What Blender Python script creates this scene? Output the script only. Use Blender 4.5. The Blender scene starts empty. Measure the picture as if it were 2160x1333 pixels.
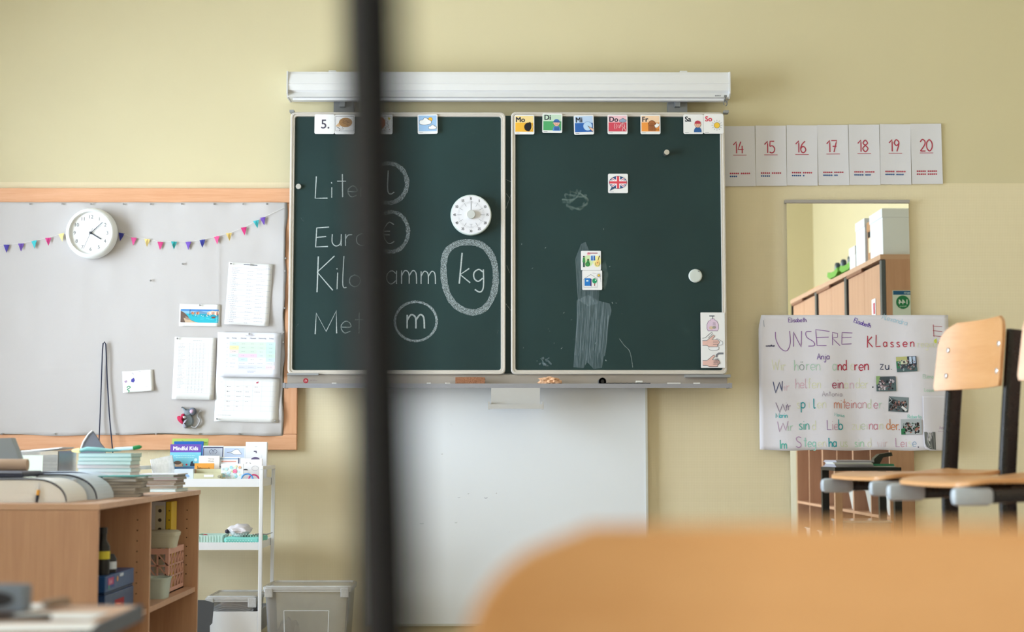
import bpy, bmesh, math, random
from mathutils import Vector, Matrix, noise as mnoise
PI = math.pi
R = math.radians
C = bpy.context.scene.collection
SC = bpy.context.scene
random.seed(7)

# ------------------------------------------------------------------ camera
D = 7.33                      # front wall distance
CAMZ = 0.95
F = 3300.0
YAW = math.atan(20 / F)
TH = math.atan(278.5 / F)
cam = bpy.data.cameras.new('camera'); camo = bpy.data.objects.new('camera', cam); C.objects.link(camo)
camo.location = (0, 0, CAMZ); camo.rotation_euler = (PI / 2 + TH, 0, -YAW)
cam.sensor_width = 36; cam.lens = 55; cam.clip_start = 0.05
cam.dof.use_dof = True; cam.dof.focus_distance = 7.25; cam.dof.aperture_fstop = 2.6
SC.camera = camo
# ------------------------------------------------------------------ light
w = bpy.data.worlds.new('world'); SC.world = w; w.use_nodes = True
w.node_tree.nodes['Background'].inputs[0].default_value = (0.80, 0.90, 1.0, 1)
w.node_tree.nodes['Background'].inputs[1].default_value = 1.2
SC.view_settings.view_transform = 'Standard'; SC.view_settings.look = 'None'
SC.view_settings.gamma = 1; SC.view_settings.use_curve_mapping = False
SC.view_settings.exposure = 0.1
def area(name, loc, rot, sx, sy, power, col):
    l = bpy.data.lights.new(name, 'AREA'); l.shape = 'RECTANGLE'; l.size = sx; l.size_y = sy; l.energy = power; l.color = col
    o = bpy.data.objects.new(name, l); C.objects.link(o); o.location = loc; o.rotation_euler = rot
    return o
LX = -3.35
# daylight outside the two windows of the left wall
area('daylight_front_window', (LX - 0.26, 5.7, 1.75), (0, -PI / 2, 0), 2.5, 2.7, 510, (0.78, 0.90, 1.0))
area('daylight_rear_window', (LX - 0.26, 2.55, 1.85), (0, -PI / 2, 0), 2.3, 2.3, 120, (0.80, 0.91, 1.0))

area('daylight_fill_beside_viewer', (LX - 0.26, -0.45, 1.85), (0, -PI / 2, 0), 2.3, 2.6, 540, (0.86, 0.94, 1.0))  # unseen fill added beside the viewer to brighten the foreground

# ------------------------------------------------------------------ helpers
def V(*a): return Vector(a)
_f = V(math.sin(YAW) * math.cos(TH), math.cos(YAW) * math.cos(TH), math.sin(TH))
_r = V(math.cos(YAW), -math.sin(YAW), 0)
_u = _r.cross(_f)
def P(x, y, Y=D):
    d = _f * F + _r * (x - 1080) - _u * (y - 666.5)
    t = Y / d.y
    return V(d.x * t, Y, CAMZ + d.z * t)
def lin(c):
    c = c / 255.0
    return c / 12.92 if c <= 0.04045 else ((c + 0.055) / 1.055) ** 2.4
def rgb(h):
    if isinstance(h, str): h = tuple(int(h[i:i + 2], 16) for i in (0, 2, 4))
    return tuple(min(0.88, lin(v)) for v in h)
_mc = {}
def M(col, rough=0.6, metal=0.0, name=None, bump=None, spec=0.4):
    key = (str(col), rough, metal, bump, spec)
    if key in _mc: return _mc[key]
    m = bpy.data.materials.new(name or 'paint'); m.use_nodes = True
    b = m.node_tree.nodes['Principled BSDF']
    b.inputs['Base Color'].default_value = (*rgb(col), 1)
    b.inputs['Roughness'].default_value = rough; b.inputs['Metallic'].default_value = metal
    b.inputs['Specular IOR Level'].default_value = spec
    nt = m.node_tree
    # faint mottling so no surface is perfectly flat
    tc = nt.nodes.new('ShaderNodeTexCoord'); n = nt.nodes.new('ShaderNodeTexNoise')
    n.inputs['Scale'].default_value = 40 if bump is None else bump[0]
    nt.links.new(tc.outputs['Object'], n.inputs['Vector'])
    if bump:
        bp = nt.nodes.new('ShaderNodeBump'); bp.inputs['Strength'].default_value = bump[1]; bp.inputs['Distance'].default_value = bump[2]
        nt.links.new(n.outputs['Fac'], bp.inputs['Height']); nt.links.new(bp.outputs['Normal'], b.inputs['Normal'])
    else:
        mr = nt.nodes.new('ShaderNodeMapRange'); mr.inputs[3].default_value = max(0.02, rough - 0.05); mr.inputs[4].default_value = min(1, rough + 0.05)
        nt.links.new(n.outputs['Fac'], mr.inputs[0]); nt.links.new(mr.outputs[0], b.inputs['Roughness'])
    _mc[key] = m
    return m
def nodes_mat(name):
    m = bpy.data.materials.new(name); m.use_nodes = True
    nt = m.node_tree; b = nt.nodes['Principled BSDF']
    def N(t, **k):
        n = nt.nodes.new(t)
        for a, v in k.items(): setattr(n, a, v)
        return n
    return m, nt, b, N
def wood(name, c1, c2, axis='x', scale=6, rough=0.45):
    m, nt, b, N = nodes_mat(name)
    tc = N('ShaderNodeTexCoord'); mp = N('ShaderNodeMapping')
    s = {'x': (0.12, 2.2, 2.2), 'y': (2.2, 0.12, 2.2), 'z': (2.2, 2.2, 0.12)}[axis]
    mp.inputs['Scale'].default_value = s
    n = N('ShaderNodeTexNoise'); n.inputs['Scale'].default_value = scale * 3; n.inputs['Detail'].default_value = 6; n.inputs['Roughness'].default_value = 0.65
    n2 = N('ShaderNodeTexNoise'); n2.inputs['Scale'].default_value = scale * 16; n2.inputs['Detail'].default_value = 2
    mx = N('ShaderNodeMath', operation='MULTIPLY_ADD'); mx.inputs[1].default_value = 0.35
    cr = N('ShaderNodeValToRGB')
    cr.color_ramp.elements[0].position = 0.35; cr.color_ramp.elements[0].color = (*rgb(c2), 1)
    cr.color_ramp.elements[1].position = 0.85; cr.color_ramp.elements[1].color = (*rgb(c1), 1)
    L = nt.links.new
    L(tc.outputs['Object'], mp.inputs['Vector']); L(mp.outputs[0], n.inputs['Vector']); L(mp.outputs[0], n2.inputs['Vector'])
    L(n2.outputs['Fac'], mx.inputs[0]); L(n.outputs['Fac'], mx.inputs[2]); L(mx.outputs[0], cr.inputs['Fac'])
    L(cr.outputs['Color'], b.inputs['Base Color']); b.inputs['Roughness'].default_value = rough
    return m
def clear(name, col=(246, 246, 252), body=0.22, rough=0.15, gl=0.12):
    """milky clear plastic: light passes, a little is scattered and a little reflected"""
    m, nt, b, N = nodes_mat(name); nt.nodes.remove(b)
    out = [n for n in nt.nodes if n.type == 'OUTPUT_MATERIAL'][0]
    t = N('ShaderNodeBsdfTransparent'); d = N('ShaderNodeBsdfDiffuse'); g = N('ShaderNodeBsdfGlossy'); fr = N('ShaderNodeFresnel')
    d.inputs[0].default_value = (*rgb(col), 1); g.inputs['Roughness'].default_value = rough
    no = N('ShaderNodeTexNoise'); no.inputs['Scale'].default_value = 9
    mr = N('ShaderNodeMapRange'); mr.inputs[3].default_value = body * 0.7; mr.inputs[4].default_value = body * 1.3
    m1 = N('ShaderNodeMixShader'); m2 = N('ShaderNodeMixShader'); ad = N('ShaderNodeMath', operation='ADD'); ad.inputs[1].default_value = gl * 0.3
    L = nt.links.new
    L(no.outputs['Fac'], mr.inputs[0]); L(mr.outputs[0], m1.inputs[0]); L(t.outputs[0], m1.inputs[1]); L(d.outputs[0], m1.inputs[2])
    L(fr.outputs[0], ad.inputs[0]); L(ad.outputs[0], m2.inputs[0]); L(m1.outputs[0], m2.inputs[1]); L(g.outputs[0], m2.inputs[2]); L(m2.outputs[0], out.inputs[0])
    return m
def chalk_mat(name, cover, scale=400, col=(205, 215, 215), stretch=(1, 1, 1), soft=0.25):
    """chalk dust: noise-broken cover over whatever is below"""
    m, nt, b, N = nodes_mat(name)
    out = [n for n in nt.nodes if n.type == 'OUTPUT_MATERIAL'][0]
    b.inputs['Base Color'].default_value = (*rgb(col), 1); b.inputs['Roughness'].default_value = 1; b.inputs['Specular IOR Level'].default_value = 0
    t = N('ShaderNodeBsdfTransparent'); mx = N('ShaderNodeMixShader')
    tc = N('ShaderNodeTexCoord'); mp = N('ShaderNodeMapping'); mp.inputs['Scale'].default_value = stretch
    n = N('ShaderNodeTexNoise'); n.inputs['Scale'].default_value = scale; n.inputs['Detail'].default_value = 3
    mr = N('ShaderNodeMapRange'); mr.inputs[1].default_value = 0.5 - soft; mr.inputs[2].default_value = 0.5 + soft
    mr.inputs[3].default_value = max(0, cover - 0.35 * min(1, cover * 2)); mr.inputs[4].default_value = min(1, cover + 0.35 * min(1, cover * 2))
    L = nt.links.new
    L(tc.outputs['Object'], mp.inputs[0]); L(mp.outputs[0], n.inputs['Vector']); L(n.outputs['Fac'], mr.inputs[0])
    L(mr.outputs[0], mx.inputs[0]); L(t.outputs[0], mx.inputs[1]); L(b.outputs[0], mx.inputs[2]); L(mx.outputs[0], out.inputs[0])
    return m

class MB:
    def __init__(s): s.v = []; s.f = []; s.m = []; s.cur = 0
    def add(s, vs, fs, mi=None):
        k = len(s.v); s.v += [tuple(p) for p in vs]
        for f in fs: s.f.append(tuple(i + k for i in f)); s.m.append(s.cur if mi is None else mi)
        return s
    def box(s, x0, x1, y0, y1, z0, z1, bev=0.0, mi=None):
        if x0 > x1: x0, x1 = x1, x0
        if y0 > y1: y0, y1 = y1, y0
        if z0 > z1: z0, z1 = z1, z0
        if bev > 0:
            b = min(bev, (x1 - x0) * .45, (y1 - y0) * .45, (z1 - z0) * .45)
            bm = bmesh.new(); bmesh.ops.create_cube(bm, size=1)
            for q in bm.verts: q.co = ((x0 + x1) / 2 + q.co.x * (x1 - x0), (y0 + y1) / 2 + q.co.y * (y1 - y0), (z0 + z1) / 2 + q.co.z * (z1 - z0))
            bmesh.ops.bevel(bm, geom=bm.edges[:], offset=b, segments=2, affect='EDGES', profile=0.5)
            return s.frombm(bm, mi)
        vs = [(x, y, z) for z in (z0, z1) for y in (y0, y1) for x in (x0, x1)]
        return s.add(vs, [(0, 2, 3, 1), (4, 5, 7, 6), (0, 1, 5, 4), (2, 6, 7, 3), (0, 4, 6, 2), (1, 3, 7, 5)], mi)
    def frombm(s, bm, mi=None, mat=None):
        if mat is not None: bm.transform(mat)
        bm.verts.index_update()
        s.add([tuple(q.co) for q in bm.verts], [[q.index for q in f.verts] for f in bm.faces], mi); bm.free(); return s
    def prism(s, pts, a0, a1, axis='y', mi=None):
        """closed 2-D outline pushed along an axis; pts are (x,z) for y, (y,z) for x, (x,y) for z"""
        n = len(pts)
        def q(p, a): return {'y': (p[0], a, p[1]), 'x': (a, p[0], p[1]), 'z': (p[0], p[1], a)}[axis]
        vs = [q(p, a0) for p in pts] + [q(p, a1) for p in pts]
        fs = [tuple(range(n)), tuple(range(2 * n - 1, n - 1, -1))] + [(i, i + n, (i + 1) % n + n, (i + 1) % n) for i in range(n)]
        return s.add(vs, fs, mi)
    def tube(s, pts, r, n=10, mi=None, closed=False, flat=1.0):
        pts = [Vector(p) for p in pts]; rings = []; vs = []; fs = []
        N = len(pts); up = V(0, 0, 1); prev = None
        for i, p in enumerate(pts):
            if closed: t = pts[(i + 1) % N] - pts[i - 1]
            else: t = pts[min(i + 1, N - 1)] - pts[max(i - 1, 0)]
            t.normalize()
            if prev is None:
                a = t.cross(up)
                if a.length < 1e-3: a = t.cross(V(1, 0, 0))
            else: a = prev - t * prev.dot(t)
            a.normalize(); prev = a; b = t.cross(a)
            rr = r[i] if isinstance(r, (list, tuple)) else r
            for k in range(n):
                an = 2 * PI * k / n; vs.append(p + a * math.cos(an) * rr + b * math.sin(an) * rr * flat)
        m = N if closed else N - 1
        for i in range(m):
            j = (i + 1) % N
            for k in range(n): fs.append((i * n + k, i * n + (k + 1) % n, j * n + (k + 1) % n, j * n + k))
        if not closed: fs += [tuple(range(n - 1, -1, -1)), tuple(range((N - 1) * n, N * n))]
        return s.add(vs, fs, mi)
    def lathe(s, prof, n=32, axis='y', c=(0, 0, 0), mi=None):
        """profile of (radius, height) spun about an axis through c"""
        vs = []; fs = []
        for (r, h) in prof:
            for k in range(n):
                a = 2 * PI * k / n; p, q = r * math.cos(a), r * math.sin(a)
                vs.append({'y': (c[0] + p, c[1] + h, c[2] + q), 'z': (c[0] + p, c[1] + q, c[2] + h), 'x': (c[0] + h, c[1] + p, c[2] + q)}[axis])
        for i in range(len(prof) - 1):
            for k in range(n): fs.append((i * n + k, i * n + (k + 1) % n, (i + 1) * n + (k + 1) % n, (i + 1) * n + k))
        fs += [tuple(range(n)), tuple(range(len(prof) * n - 1, (len(prof) - 1) * n - 1, -1))]
        return s.add(vs, fs, mi)
    def blob(s, c, r, seg=14, jit=0.0, fr=3.0, seed=0, mi=None, flat=None):
        bm = bmesh.new(); bmesh.ops.create_icosphere(bm, subdivisions=3 if jit else 2, radius=1)
        for q in bm.verts:
            d = 1 + (mnoise.noise(q.co * fr + V(seed * 3.1, seed, 0)) * jit if jit else 0)
            q.co = V(c[0] + q.co.x * r[0] * d, c[1] + q.co.y * r[1] * d, c[2] + q.co.z * r[2] * d)
        return s.frombm(bm, mi)
    def build(s, name, mats, parent=None, smooth=False, loc=None, rot=None):
        me = bpy.data.meshes.new(name); me.from_pydata(s.v, [], s.f)
        if not isinstance(mats, (list, tuple)): mats = [mats]
        for m in mats: me.materials.append(m)
        me.polygons.foreach_set('material_index', [min(i, len(mats) - 1) for i in s.m])
        bm = bmesh.new(); bm.from_mesh(me); bmesh.ops.recalc_face_normals(bm, faces=bm.faces); bm.to_mesh(me); bm.free()
        if smooth:
            me.polygons.foreach_set('use_smooth', [True] * len(me.polygons))
            try: me.set_sharp_from_angle(angle=R(35))
            except Exception: pass
        me.update()
        o = bpy.data.objects.new(name, me); C.objects.link(o)
        if parent is not None: o.parent = parent
        if loc is not None: o.location = loc
        if rot is not None: o.rotation_euler = rot
        return o
def tag(o, label, cat, group=None):
    o['label'] = label; o['category'] = cat
    if group: o['group'] = group
    return o
def thing(name, label, cat, loc=(0, 0, 0), rot=(0, 0, 0), group=None):
    o = bpy.data.objects.new(name, None); C.objects.link(o); o.location = loc; o.rotation_euler = rot; o.empty_display_size = 0.05
    return tag(o, label, cat, group)
def struct(name, mb, mat, parent=None, **k):
    o = mb.build(name, mat, parent, **k)
    if parent is None: o['kind'] = 'structure'
    return o
def dup(root, loc, rot, label, group=None):
    r = root.copy(); C.objects.link(r); r.location = loc; r.rotation_euler = rot; r['label'] = label
    if group: r['group'] = group
    for ch in list(root.children):
        c = ch.copy(); C.objects.link(c); c.parent = r
        for g in ch.children:
            d = g.copy(); C.objects.link(d); d.parent = c
    return r
def smooth_pts(pts, n=6, closed=False):
    if len(pts) < 3: return pts
    out = []; N = len(pts)
    rng = range(N if closed else N - 1)
    for i in rng:
        g = (lambda k: pts[k % N]) if closed else (lambda k: pts[max(0, min(N - 1, k))])
        p0, p1, p2, p3 = g(i - 1), g(i), g(i + 1), g(i + 2)
        for j in range(n):
            t = j / n
            out.append(tuple(0.5 * ((2 * p1[a]) + (-p0[a] + p2[a]) * t + (2 * p0[a] - 5 * p1[a] + 4 * p2[a] - p3[a]) * t * t + (-p0[a] + 3 * p1[a] - 3 * p2[a] + p3[a]) * t ** 3) for a in range(2)))
    if not closed: out.append(tuple(pts[-1]))
    return out
GL = {
 'L': (.95, "0,1.8 0,0 .9,0"), 'i': (.3, ".15,1 .15,0|.15,1.42 .15,1.5"), 't': (.7, ".35,1.8 .35,0|0,1.2 .7,1.2"),
 'e': (.9, "~.05,.5 .8,.5 .75,.85 .4,1 .05,.7 .05,.3 .35,0 .8,.15"), 'r': (.6, "0,1 0,0|~0,.6 .2,.9 .55,.95"),
 'E': (.95, ".9,1.8 0,1.8 0,0 .95,0|0,.95 .75,.95"), 'u': (.8, "~0,1 0,.3 .3,0 .65,.15 .75,.5|.75,1 .75,0"),
 'o': (.9, "~.45,1 .05,.75 .05,.25 .45,0 .85,.25 .85,.75 .45,1"), 'ö': (.9, "~.45,1 .05,.75 .05,.25 .45,0 .85,.25 .85,.75 .45,1|.3,1.3 .3,1.5|.6,1.3 .6,1.5"),
 'K': (.95, "0,1.8 0,0|.9,1.8 0,.8 .95,0"), 'l': (.4, "~.05,1.8 .05,.2 .2,0 .4,.1"),
 'g': (.85, "~.7,.8 .4,1 .05,.75 .05,.3 .35,.05 .7,.3|~.75,1 .75,-.4 .5,-.8 .1,-.6"), 'a': (.85, "~.7,.8 .4,1 .05,.75 .05,.25 .35,0 .7,.25|.75,1 .75,0"),
 'm': (1.2, "0,1 0,0|~0,.6 .25,1 .55,.8 .58,0|~.58,.6 .85,1 1.1,.8 1.15,0"), 'k': (.75, "0,1.8 0,0|.65,1 0,.45 .7,0"),
 '€': (1, "~.9,1.6 .5,1.8 .1,1.3 .05,.9 .2,.3 .55,0 .95,.2|-.15,1.05 .6,1.05|-.15,.75 .55,.75"), 'M': (1.3, "0,0 0,1.8 .6,.5 1.2,1.8 1.25,0"),
 'U': (1.05, "~0,1.8 0,.6 .3,.05 .8,.1 1,.7 1,1.8"), 'N': (.95, "0,0 0,1.8 .9,0 .9,1.8"), 'S': (.95, "~.9,1.6 .5,1.8 .1,1.5 .3,1.05 .75,.75 .9,.35 .5,0 .05,.2"),
 'R': (.95, "0,0 0,1.8|~0,1.8 .6,1.75 .8,1.4 .6,1 0,.95|.35,.95 .9,0"), 'W': (1.4, "0,1.8 .35,0 .7,1.4 1.05,0 1.4,1.8"), 'A': (1, "0,0 .5,1.8 1,0|.2,.7 .8,.7"),
 'I': (.2, ".1,1.8 .1,0"), 'b': (.8, "0,1.8 0,0|~0,.7 .35,1 .75,.75 .75,.25 .35,0 0,.25"), 'd': (.8, "~.7,.75 .35,1 .05,.7 .05,.25 .35,0 .7,.25|.75,1.8 .75,0"),
 'f': (.6, "~.6,1.7 .35,1.8 .25,1.4 .25,0|0,1 .55,1"), 'h': (.75, "0,1.8 0,0|~0,.6 .35,1 .7,.8 .72,0"), 'j': (.4, "~.3,1 .3,-.5 .1,-.8 -.2,-.6|.3,1.4 .3,1.5"),
 'n': (.75, "0,1 0,0|~0,.6 .35,1 .68,.8 .7,0"), 'p': (.8, "0,1 0,-.8|~0,.75 .35,1 .75,.75 .75,.25 .35,0 0,.25"), 's': (.65, "~.6,.9 .3,1 .05,.8 .25,.55 .55,.35 .6,.1 .3,0 0,.1"),
 'w': (1.1, "0,1 .25,0 .55,.8 .85,0 1.1,1"), 'z': (.75, "0,1 .7,1 0,0 .7,0"), 'x': (.7, "0,1 .7,0|.7,1 0,0"), '.': (.2, ".05,0 .12,.08"), ' ': (.7, ""),
 '0': (.9, "~.45,1.8 .05,1.3 .05,.5 .45,0 .85,.5 .85,1.3 .45,1.8"), '1': (.6, "0,1.3 .5,1.8 .5,0"), '2': (.9, "~.05,1.4 .4,1.8 .8,1.5 .7,.9 .05,0|.05,0 .85,0"),
 '3': (.9, "~.1,1.6 .5,1.8 .8,1.4 .4,1 .85,.5 .5,0 .05,.2"), '4': (.9, ".45,1.8 0,.6 .85,.6|.65,1.15 .65,0"), '5': (.9, ".8,1.8 .15,1.8 .1,1|~.1,1 .5,1.1 .85,.7 .75,.2 .4,0 .05,.15"),
 '6': (.9, "~.75,1.75 .3,1.3 .05,.65 .2,.1 .55,0 .85,.4 .65,.85 .3,.9 .08,.6"), '7': (.9, "0,1.8 .85,1.8 .4,0|.2,.9 .8,.9"),
 '8': (.9, "~.45,1 .1,1.35 .45,1.8 .8,1.35 .45,1 .05,.5 .45,0 .85,.5 .45,1"), '9': (.9, "~.8,1.2 .45,.9 .1,1.3 .4,1.8 .8,1.5 .8,1 .5,0"),
}
def glyph(ch):
    wd, t = GL.get(ch, GL['o']); res = []
    for st in t.split('|'):
        if not st: continue
        sm = st[0] == '~'
        pts = [tuple(float(q) for q in p.split(',')) for p in st.lstrip('~').split()]
        res.append(smooth_pts(pts, 5) if sm else pts)
    return wd, res
_tc = {}
def text_mesh(s, bold=0.0):
    k = (s, bold)
    if k not in _tc:
        cu = bpy.data.curves.new('t', 'FONT'); cu.body = s; cu.size = 1; cu.resolution_u = 3; cu.offset = bold; cu.align_x = 'LEFT'
        o = bpy.data.objects.new('t', cu); C.objects.link(o)
        dg = bpy.context.evaluated_depsgraph_get(); ev = o.evaluated_get(dg); me = ev.to_mesh()
        vs = [tuple(q.co) for q in me.vertices]; fs = [tuple(p.vertices) for p in me.polygons]
        ev.to_mesh_clear(); bpy.data.objects.remove(o); bpy.data.curves.remove(cu)
        _tc[k] = (vs, fs)
    return _tc[k]
class Ink:
    """flat print on a sheet that faces -y; points in picture-like units with y down, origin (cx, cy), unit size (sx, sz) in metres"""
    def __init__(s, cx, cy, sx, sz=None, y=-0.0004, warp=None, dl=0.0002):
        s.c = (cx, cy); s.sx = sx; s.sz = sz or sx; s.y = y; s.mb = MB(); s.mats = []; s.warp = warp; s.dl = dl; s.n = 0
    def mi(s, m):
        if not isinstance(m, bpy.types.Material): m = M(m, 0.7, name='ink')
        if m not in s.mats: s.mats.append(m)
        return s.mats.index(m)
    def pt(s, p, layer):
        x = (p[0] - s.c[0]) * s.sx; z = -(p[1] - s.c[1]) * s.sz
        return (x, s.y - layer * s.dl - (s.n % 9) * 1.6e-5 + (s.warp(x, z) if s.warp else 0), z)
    def poly(s, pts, m, layer=0):
        s.n += 1
        s.mb.add([s.pt(p, layer) for p in pts], [tuple(range(len(pts)))], s.mi(m)); return s
    def rect(s, x0, y0, x1, y1, m, layer=0): return s.poly([(x0, y0), (x1, y0), (x1, y1), (x0, y1)], m, layer)
    def disc(s, x, y, rx, m, layer=0, ry=None, n=20, a0=0, a1=360):
        ry = ry or rx
        return s.poly([(x + rx * math.cos(R(a0 + (a1 - a0) * k / n)), y + ry * math.sin(R(a0 + (a1 - a0) * k / n))) for k in range(n + (a1 - a0 != 360))], m, layer)
    def line(s, pts, wd, m, layer=0, closed=False, sm=False, jit=0):
        if sm: pts = smooth_pts(pts, 6, closed)
        pts = [p for i, p in enumerate(pts) if i == 0 or (p[0] - pts[i - 1][0]) ** 2 + (p[1] - pts[i - 1][1]) ** 2 > 1e-9]
        if s.warp and not closed:
            q = []
            for a, b in zip(pts, pts[1:]):
                n = max(1, int(math.hypot(b[0] - a[0], b[1] - a[1]) / 6))
                q += [(a[0] + (b[0] - a[0]) * k / n, a[1] + (b[1] - a[1]) * k / n) for k in range(n)]
            pts = q + [pts[-1]]
        N = len(pts); s.n += 1
        if N < 2: return s
        vs = []
        for i in range(N):
            a = pts[i - 1] if (i or closed) else pts[0]; b = pts[(i + 1) % N] if (i < N - 1 or closed) else pts[-1]
            dx, dy = b[0] - a[0], b[1] - a[1]; l = math.hypot(dx, dy) or 1
            h = (wd[i % len(wd)] if isinstance(wd, list) else wd) / 2 * (1 + (random.uniform(-jit, jit) if jit else 0))
            vs += [s.pt((pts[i][0] - dy / l * h, pts[i][1] + dx / l * h), layer), s.pt((pts[i][0] + dy / l * h, pts[i][1] - dx / l * h), layer)]
        fs = [(2 * i, 2 * i + 1, (2 * i + 3) % (2 * N), (2 * i + 2) % (2 * N)) for i in range(N if closed else N - 1)]
        s.mb.add(vs, fs, s.mi(m)); return s
    def ring(s, x, y, rx, ry, wd, m, layer=0, a0=0, a1=360, n=48, jit=0):
        pts = [(x + rx * math.cos(R(a0 + (a1 - a0) * k / n)), y + ry * math.sin(R(a0 + (a1 - a0) * k / n))) for k in range(n + 1)]
        return s.line(pts, wd, m, layer, jit=jit)
    def hand(s, t, x, y, xh, m, wd=1.6, layer=0, sp=.28, wob=0.04, rot=0, ksx=1.0, cols=None):
        """handwriting; (x, y) is the start of the base line, xh the x-height"""
        ca, sa = math.cos(R(rot)), math.sin(R(rot)); px = 0
        for i, ch in enumerate(t):
            gw, st = glyph(ch); mm = cols[i] if cols else m
            dy = random.uniform(-wob, wob) * xh; k = 1 + random.uniform(-wob, wob)
            if mm is not None:
                for q in st:
                    pp = [(px + a * xh * k * ksx, -b * xh * k + dy) for a, b in q]
                    s.line([(x + a * ca - b * sa, y + a * sa + b * ca) for a, b in pp], wd, mm, layer)
            px += (gw + sp) * xh * ksx
        return s
    def text(s, t, x, y, size, m, layer=0, bold=0.0, align='l', rot=0, kx=1.0):
        """set type; (x, y) base line, size = font size"""
        if bold > 0:
            for dx, dy in ((-1, -.6), (1, -.6), (-1, .6), (1, .6)): s.text(t, x + dx * bold * size * .9, y + dy * bold * size * .9, size, m, layer, 0.0, align, rot, kx)
            return s
        vs, fs = text_mesh(t, bold); s.n += 1
        if not vs: return s
        x0 = min(v[0] for v in vs); x1 = max(v[0] for v in vs); off = {'l': 0, 'c': -(x0 + x1) / 2, 'r': -x1}[align]
        ca, sa = math.cos(R(rot)), math.sin(R(rot))
        q = [((v[0] + off) * size * kx, -v[1] * size) for v in vs]
        s.mb.add([s.pt((x + a * ca - b * sa, y + a * sa + b * ca), layer) for a, b in q], fs, s.mi(m)); return s
    def build(s, name, parent, **k):
        return s.mb.build(name, s.mats, parent, **k)
    def flush(s, name, parent, loc=None, **k):
        o = s.mb.build(name, s.mats, parent, loc=loc, **k); s.mb = MB(); s.mats = []; return o
def rrect(w, h, r, n=4):
    pts = []
    for (cx, cy, a) in ((w / 2 - r, h / 2 - r, 0), (-w / 2 + r, h / 2 - r, 90), (-w / 2 + r, -h / 2 + r, 180), (w / 2 - r, -h / 2 + r, 270)):
        for k in range(n + 1): t = R(a + 90 * k / n); pts.append((cx + r * math.cos(t), cy + r * math.sin(t)))
    return pts
def scale_at(x, y, Y): return (P(x + .5, y, Y) - P(x - .5, y, Y)).x, (P(x, y - .5, Y) - P(x, y + .5, Y)).z

# ------------------------------------------------------------------ materials
def wall_mat(name, c_up, c_low, zsplit):
    m, nt, b, N = nodes_mat(name)
    L = nt.links.new
    g = N('ShaderNodeNewGeometry'); sp = N('ShaderNodeSeparateXYZ'); L(g.outputs['Position'], sp.inputs[0])
    no = N('ShaderNodeTexNoise'); no.inputs['Scale'].default_value = 1.3; no.inputs['Detail'].default_value = 4; L(g.outputs['Position'], no.inputs['Vector'])
    st = N('ShaderNodeMath', operation='GREATER_THAN'); st.inputs[1].default_value = zsplit; L(sp.outputs['Z'], st.inputs[0])
    mx = N('ShaderNodeMixRGB'); mx.inputs[1].default_value = (*rgb(c_low), 1); mx.inputs[2].default_value = (*rgb(c_up), 1); L(st.outputs[0], mx.inputs[0])
    hs = N('ShaderNodeHueSaturation'); mr = N('ShaderNodeMapRange'); mr.inputs[3].default_value = 0.95; mr.inputs[4].default_value = 1.05
    L(no.outputs['Fac'], mr.inputs[0]); L(mr.outputs[0], hs.inputs['Value']); L(mx.outputs[0], hs.inputs['Color']); L(hs.outputs[0], b.inputs['Base Color'])
    # glass-fibre weave: two crossed waves, strong below the paint line, faint above
    def wv(ax):
        wn = N('ShaderNodeMath', operation='MULTIPLY'); wn.inputs[1].default_value = 2 * PI / 0.0075; L(sp.outputs[ax], wn.inputs[0])
        si = N('ShaderNodeMath', operation='SINE'); L(wn.outputs[0], si.inputs[0]); return si
    w0 = wv('X'); w1 = wv('Z'); w2 = wv('Y')
    a = N('ShaderNodeMath', operation='ADD'); L(w0.outputs[0], a.inputs[0]); L(w1.outputs[0], a.inputs[1])
    a2 = N('ShaderNodeMath', operation='ADD'); L(a.outputs[0], a2.inputs[0]); L(w2.outputs[0], a2.inputs[1])
    n2 = N('ShaderNodeTexNoise'); n2.inputs['Scale'].default_value = 60; n2.inputs['Detail'].default_value = 3; L(g.outputs['Position'], n2.inputs['Vector'])
    k = N('ShaderNodeMapRange'); k.inputs[3].default_value = 0.5; k.inputs[4].default_value = 0.06; L(st.outputs[0], k.inputs[0])
    mu = N('ShaderNodeMath', operation='MULTIPLY'); L(a2.outputs[0], mu.inputs[0]); L(k.outputs[0], mu.inputs[1])
    ad = N('ShaderNodeMath', operation='ADD'); L(mu.outputs[0], ad.inputs[0]); L(n2.outputs['Fac'], ad.inputs[1])
    bp = N('ShaderNodeBump'); bp.inputs['Strength'].default_value = 0.24; bp.inputs['Distance'].default_value = 0.0006
    L(ad.outputs[0], bp.inputs['Height']); L(bp.outputs['Normal'], b.inputs['Normal'])
    b.inputs['Roughness'].default_value = 0.7
    return m
WALL = wall_mat('yellow_wall_paint', 'd3c8a3', 'e2d5b4', P(1700, 386).z)
WHITE = M('e9e9e6', 0.5, name='white'); PAPER = M('eeeeee', 0.8, name='paper'); PAPER2 = M('e4e4e6', 0.8, name='paper_grey')
CARD = M('ebebed', 0.45, name='laminated_card')
BLACK = M('16161a', 0.45, name='black'); DGREY = M('4a4e55', 0.5, name='dark_grey')
ALU = M('c9c8c6', 0.42, 0.55, name='brushed_aluminium'); ZINC = M('9b9ea3', 0.5, 0.55, name='zinc', bump=(60, .15, .001))
BEECH = wood('beech_rail', 'e2ad88', 'd3976e', 'x'); BEECHV = wood('beech_stile', 'e2ad88', 'd3976e', 'z')
CABW = wood('beech_laminate', 'c89c7c', 'b4866a', 'z', 4); CABT = wood('beech_laminate_top', 'd0a88c', 'bf9478', 'x', 4)
CHAIRW = wood('lacquered_chair_beech', 'cc9a68', 'be8854', 'x', 3, 0.35)
CLEAR = clear('clear_plastic'); MILK = clear('milky_plastic', body=0.55)
GREEN = None
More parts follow.
